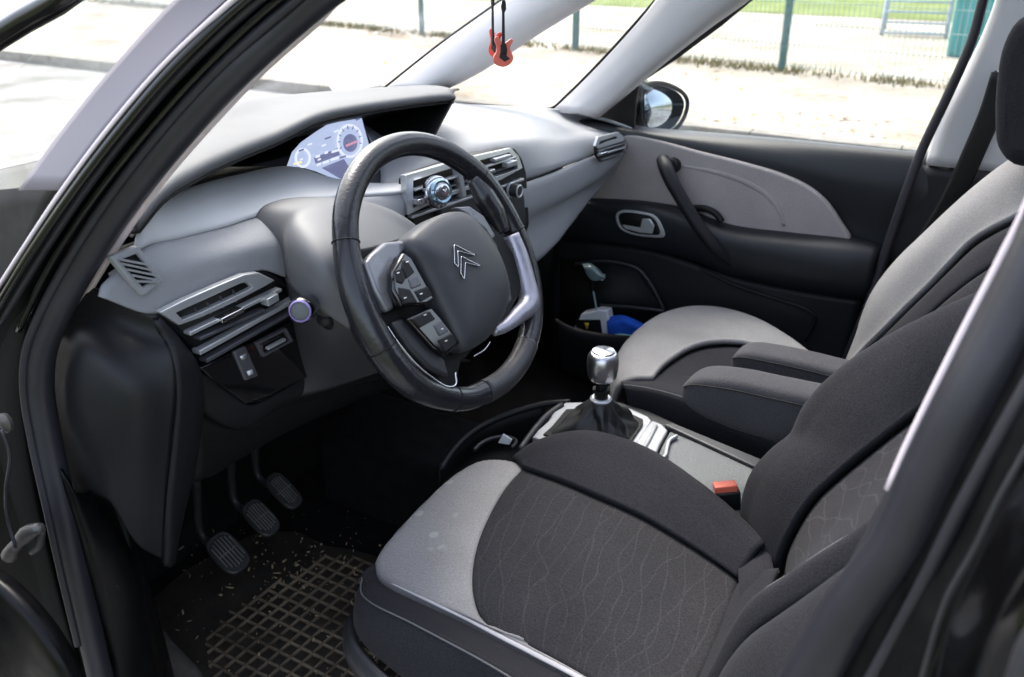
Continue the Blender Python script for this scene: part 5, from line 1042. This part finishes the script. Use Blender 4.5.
# ================================================================= OUTDOORS
def noise_mat(name, cols, scale=3, scale2=60, rough=.95, bump=.5, pos=(.35, .5, .65)):
    m = bpy.data.materials.new(name); m.use_nodes = True; nt = m.node_tree; b = nt.nodes['Principled BSDF']; N, L = nt.nodes.new, nt.links.new
    tc = N('ShaderNodeTexCoord'); n = N('ShaderNodeTexNoise'); n.inputs['Scale'].default_value = scale; n.inputs['Detail'].default_value = 8; n.inputs['Roughness'].default_value = .65
    n2 = N('ShaderNodeTexNoise'); n2.inputs['Scale'].default_value = scale2; n2.inputs['Detail'].default_value = 4
    L(tc.outputs['Object'], n.inputs['Vector']); L(tc.outputs['Object'], n2.inputs['Vector'])
    ad = N('ShaderNodeMath'); ad.operation = 'MULTIPLY_ADD'; L(n2.outputs[0], ad.inputs[0]); ad.inputs[1].default_value = .35; 
    sb = N('ShaderNodeMath'); sb.operation = 'SUBTRACT'; L(n.outputs[0], sb.inputs[0]); sb.inputs[1].default_value = .175; L(sb.outputs[0], ad.inputs[2])
    r = N('ShaderNodeValToRGB'); L(ad.outputs[0], r.inputs[0])
    el = r.color_ramp.elements; el[0].position = pos[0]; el[0].color = (*cols[0], 1); el[1].position = pos[2]; el[1].color = (*cols[2], 1)
    e = el.new(pos[1]); e.color = (*cols[1], 1)
    L(r.outputs[0], b.inputs['Base Color']); b.inputs['Roughness'].default_value = rough; b.inputs['Specular IOR Level'].default_value = .2
    bp = N('ShaderNodeBump'); bp.inputs['Strength'].default_value = bump; bp.inputs['Distance'].default_value = .01; L(n2.outputs[0], bp.inputs['Height']); L(bp.outputs[0], b.inputs['Normal'])
    return m
def sheet(name, m, x0, x1, y0, y1, z, kind='structure'):
    me = bpy.data.meshes.new(name); me.from_pydata([(x0, y0, z), (x1, y0, z), (x1, y1, z), (x0, y1, z)], [], [(0, 1, 2, 3)]); me.update()
    o = link(name, me, m, None, smooth=False); o['kind'] = kind; return o
sheet('ground', noise_mat('pale gravel', ((.20, .17, .13), (.30, .265, .22), (.36, .33, .29)), .8, 30, pos=(.28, .42, .6)), -300, 300, -300, 300, 0)
sheet('road', noise_mat('asphalt', ((.18, .17, .16), (.30, .29, .28), (.38, .37, .36)), 1.2, 80), -60, 60, -4.95, 1.9, .004)
sheet('verge', noise_mat('verge grass', ((.05, .065, .03), (.08, .10, .04), (.14, .14, .09)), 2, 40), -60, 60, 1.9, 30, .03)
sheet('pavement', noise_mat('pale sand path', ((.17, .135, .095), (.32, .275, .22), (.42, .375, .315)), .9, 26, pos=(.25, .40, .58)), -60, 60, -40, -5.10, .10)
sheet('playing_field', noise_mat('mown grass', ((.10, .135, .03), (.15, .19, .05), (.21, .24, .08)), 1.2, 25), -60, 60, -60, -14.6, .108)
kb_ = boxes('kerb', 'kerb', None, [((x, -5.02, .055), (.99, .14, .11), None) for x in range(-30, 40)]); kb_['kind'] = 'structure'
# fence
fd = V((2.57, -.45, 0)).normalized(); f0_ = V((2.12, -8.06, .1)); nrm_ = V((-fd.y, fd.x, 0))
fen = thing('mesh_fence', 'green welded mesh fence on slim steel posts beyond the sandy path', 'fence', loc=f0_)
for k in range(-5, 10):
    p = f0_+fd*2.6*k
    boxes('post', 'fence', fen, [(p+V((0, 0, 1.0))-f0_, (.06, .045, 2.0), (fd, nrm_, V((0, 0, 1))))])
    if k < 9:
        L = []
        for i in range(1, 52): L.append((p+fd*(.05*i)+V((0, 0, .95))-f0_, (.0045, .0045, 1.86), (fd, nrm_, V((0, 0, 1)))))
        for i in range(10): L.append((p+fd*1.3+V((0, 0, .06+.2*i))-f0_, (2.56, .012, .006), (fd, nrm_, V((0, 0, 1)))))
        boxes('mesh_panel', 'wire', fen, L)
# weeds at the fence foot and loose leaves
def blades(name, m, pts, h, w, label, cat, flat=False):
    vs, fs = [], []
    for p in pts:
        for _ in range(1):
            a = random.random()*6.28; d = V((math.cos(a), math.sin(a), 0)); l = V((random.gauss(0, .35), random.gauss(0, .35), 0))
            hh = h*random.uniform(.4, 1.3); b = len(vs); ww = w*random.uniform(.6, 1.4)
            if flat:
                e = V((-d.y, d.x, random.uniform(-.3, .3))); u = V((d.x, d.y, random.uniform(-.3, .3)))
                vs += [p+u*ww, p+e*ww*.6, p-u*ww, p-e*ww*.6]; fs.append((b, b+1, b+2, b+3))
            else:
                vs += [p-d*ww, p+d*ww, p+(V((0, 0, 1))+l)*hh]; fs.append((b, b+1, b+2))
    me = bpy.data.meshes.new(name); me.from_pydata(vs, [], fs); me.update(); o = link(name, me, m, None, smooth=False)
    o['kind'] = 'stuff'; o['label'] = label; o['category'] = cat; return o
pts = []
for k in range(9000):
    t = random.uniform(-12, 22); c = .35+.65*(math.sin(t*2.1)+math.sin(t*5.3+1) > -.4)
    if random.random() > c: continue
    p = f0_+fd*t+nrm_*random.gauss(0, .10)
    pts.append(V((p.x, p.y, .10)))
blades('weeds', 'weed', pts, .07, .010, 'low dry weeds growing along the foot of the fence', 'weeds')
pts = []
for cx_, cy_, n_, s in ((775,124,110,.28),(790,112,40,.2),(860,120,30,.2),(760,114,40,.3),(660,70,120,.5),(850,100,30,.3),(285,100,90,.5),(500,75,100,.8),(350,60,120,.9),(390,36,200,.35),(920,70,60,.3),(700,123,80,.4)):
    c = P(cx_, cy_, z=.11)
    for _ in range(n_//4): pts.append(V((c.x+random.gauss(0, s*1.6), c.y+random.gauss(0, s*.5), .108+random.random()*.012)))
pts = [p for p in pts if p.y < -5.15]
blades('fallen_leaves', 'leaf', pts, .0, .028, 'brown fallen leaves lying on the sandy path', 'leaves', True)
# steel frame and teal box by the field
so = P(913,36,z=.108)
ss = thing('steel_step_frame', 'galvanised steel frame with rungs standing at the edge of the grass', 'frame', loc=so)
bk_ = ray(925,36); bk_.z = 0; bk_.normalize(); fr_ = V((bk_.y, -bk_.x, 0))
if fr_.dot(RT) < 0: fr_ = -fr_
def loc_(x, y, z): return so+fr_*x+bk_*y+V((0, 0, z))
W2 = .40
for sx in (-W2, W2):
    unp(tube('upright', 'galv', ss, [loc_(sx, 0, 0), loc_(sx, .55, 1.5)], .025, n=6, seg=8))
    unp(tube('rear_leg', 'galv', ss, [loc_(sx, .9, 0), loc_(sx, .6, 1.5)], .022, n=6, seg=8))
    unp(tube('side_brace', 'galv', ss, [loc_(sx, .1, .25), loc_(sx, .85, .25)], .018, n=4, seg=8))
for k in range(11):
    z = .03+.13*k
    unp(boxes('rung', 'galv', ss, [(loc_(0, .55*z/1.5, z), (2*W2, .07, .025), (fr_, bk_, V((0, 0, 1))))]))
to = P(949,56,z=.108); bk_ = ray(945,36); bk_.z = 0; bk_.normalize(); fr_ = V((bk_.y, -bk_.x, 0)); fr_ = fr_ if fr_.dot(RT) > 0 else -fr_
tb = thing('teal_container', 'teal metal container standing beside the steel frame', 'container', loc=to)
def tl(x, y, z): return to+fr_*x+bk_*y+V((0, 0, z))
unp(box('container_body', 'teal', tb, tl(.62, 1.0, 1.15), (1.3, 2.0, 2.3), (fr_, bk_, V((0, 0, 1))), bev=.01))
for k in range(7): unp(boxes('container_rib', 'teal', tb, [(tl(.03+.2*k, -.012, 1.15), (.05, .03, 2.2), (fr_, bk_, V((0, 0, 1))))]))

# ================================================================= LIGHT
w = bpy.data.worlds.new('World'); scn.world = w; w.use_nodes = True; nt = w.node_tree
bg = nt.nodes['Background']; sky = nt.nodes.new('ShaderNodeTexSky'); sky.sky_type = 'NISHITA'; sky.sun_disc = False
SE, SA = R_(55), R_(-38)       # elevation, azimuth of the sun from +X towards +Y
sky.sun_elevation = SE; sky.sun_rotation = R_(90)-SA
sky.air_density = 1; sky.dust_density = 4; sky.ozone_density = 1
hs = nt.nodes.new('ShaderNodeHueSaturation'); hs.inputs['Saturation'].default_value = .62
nt.links.new(sky.outputs[0], hs.inputs['Color']); nt.links.new(hs.outputs[0], bg.inputs[0]); bg.inputs[1].default_value = .15
sd = V((math.cos(SE)*math.cos(SA), math.cos(SE)*math.sin(SA), math.sin(SE)))
sl_ = bpy.data.lights.new('sun', 'SUN'); sl_.energy = .8; sl_.angle = R_(25); sl_.color = (1, .96, .90)
so_ = bpy.data.objects.new('sun', sl_); COL.objects.link(so_); so_.rotation_euler = (-sd).to_track_quat('-Z', 'Y').to_euler()
scn.view_settings.view_transform = 'Standard'; scn.view_settings.look = 'None'; scn.view_settings.gamma = 1; scn.view_settings.exposure = 2.1
scn.cycles.use_denoising = True; scn.cycles.max_bounces = 8; scn.cycles.transparent_max_bounces = 16
scn.cycles.use_adaptive_sampling = True
# ================================================================= CAMERA
cd = bpy.data.cameras.new('camera'); co = bpy.data.objects.new('camera', cd); COL.objects.link(co); scn.camera = co
cd.sensor_width = 36; cd.lens = FPX/1024*36; cd.clip_start = .02; cd.clip_end = 800
R3 = Matrix((RT, UP, -FW)).transposed(); co.matrix_world = Matrix.Translation(CAM)@R3.to_4x4()
cd.shift_y = 0
cd.dof.use_dof = True; cd.dof.focus_distance = 1.2; cd.dof.aperture_fstop = 7
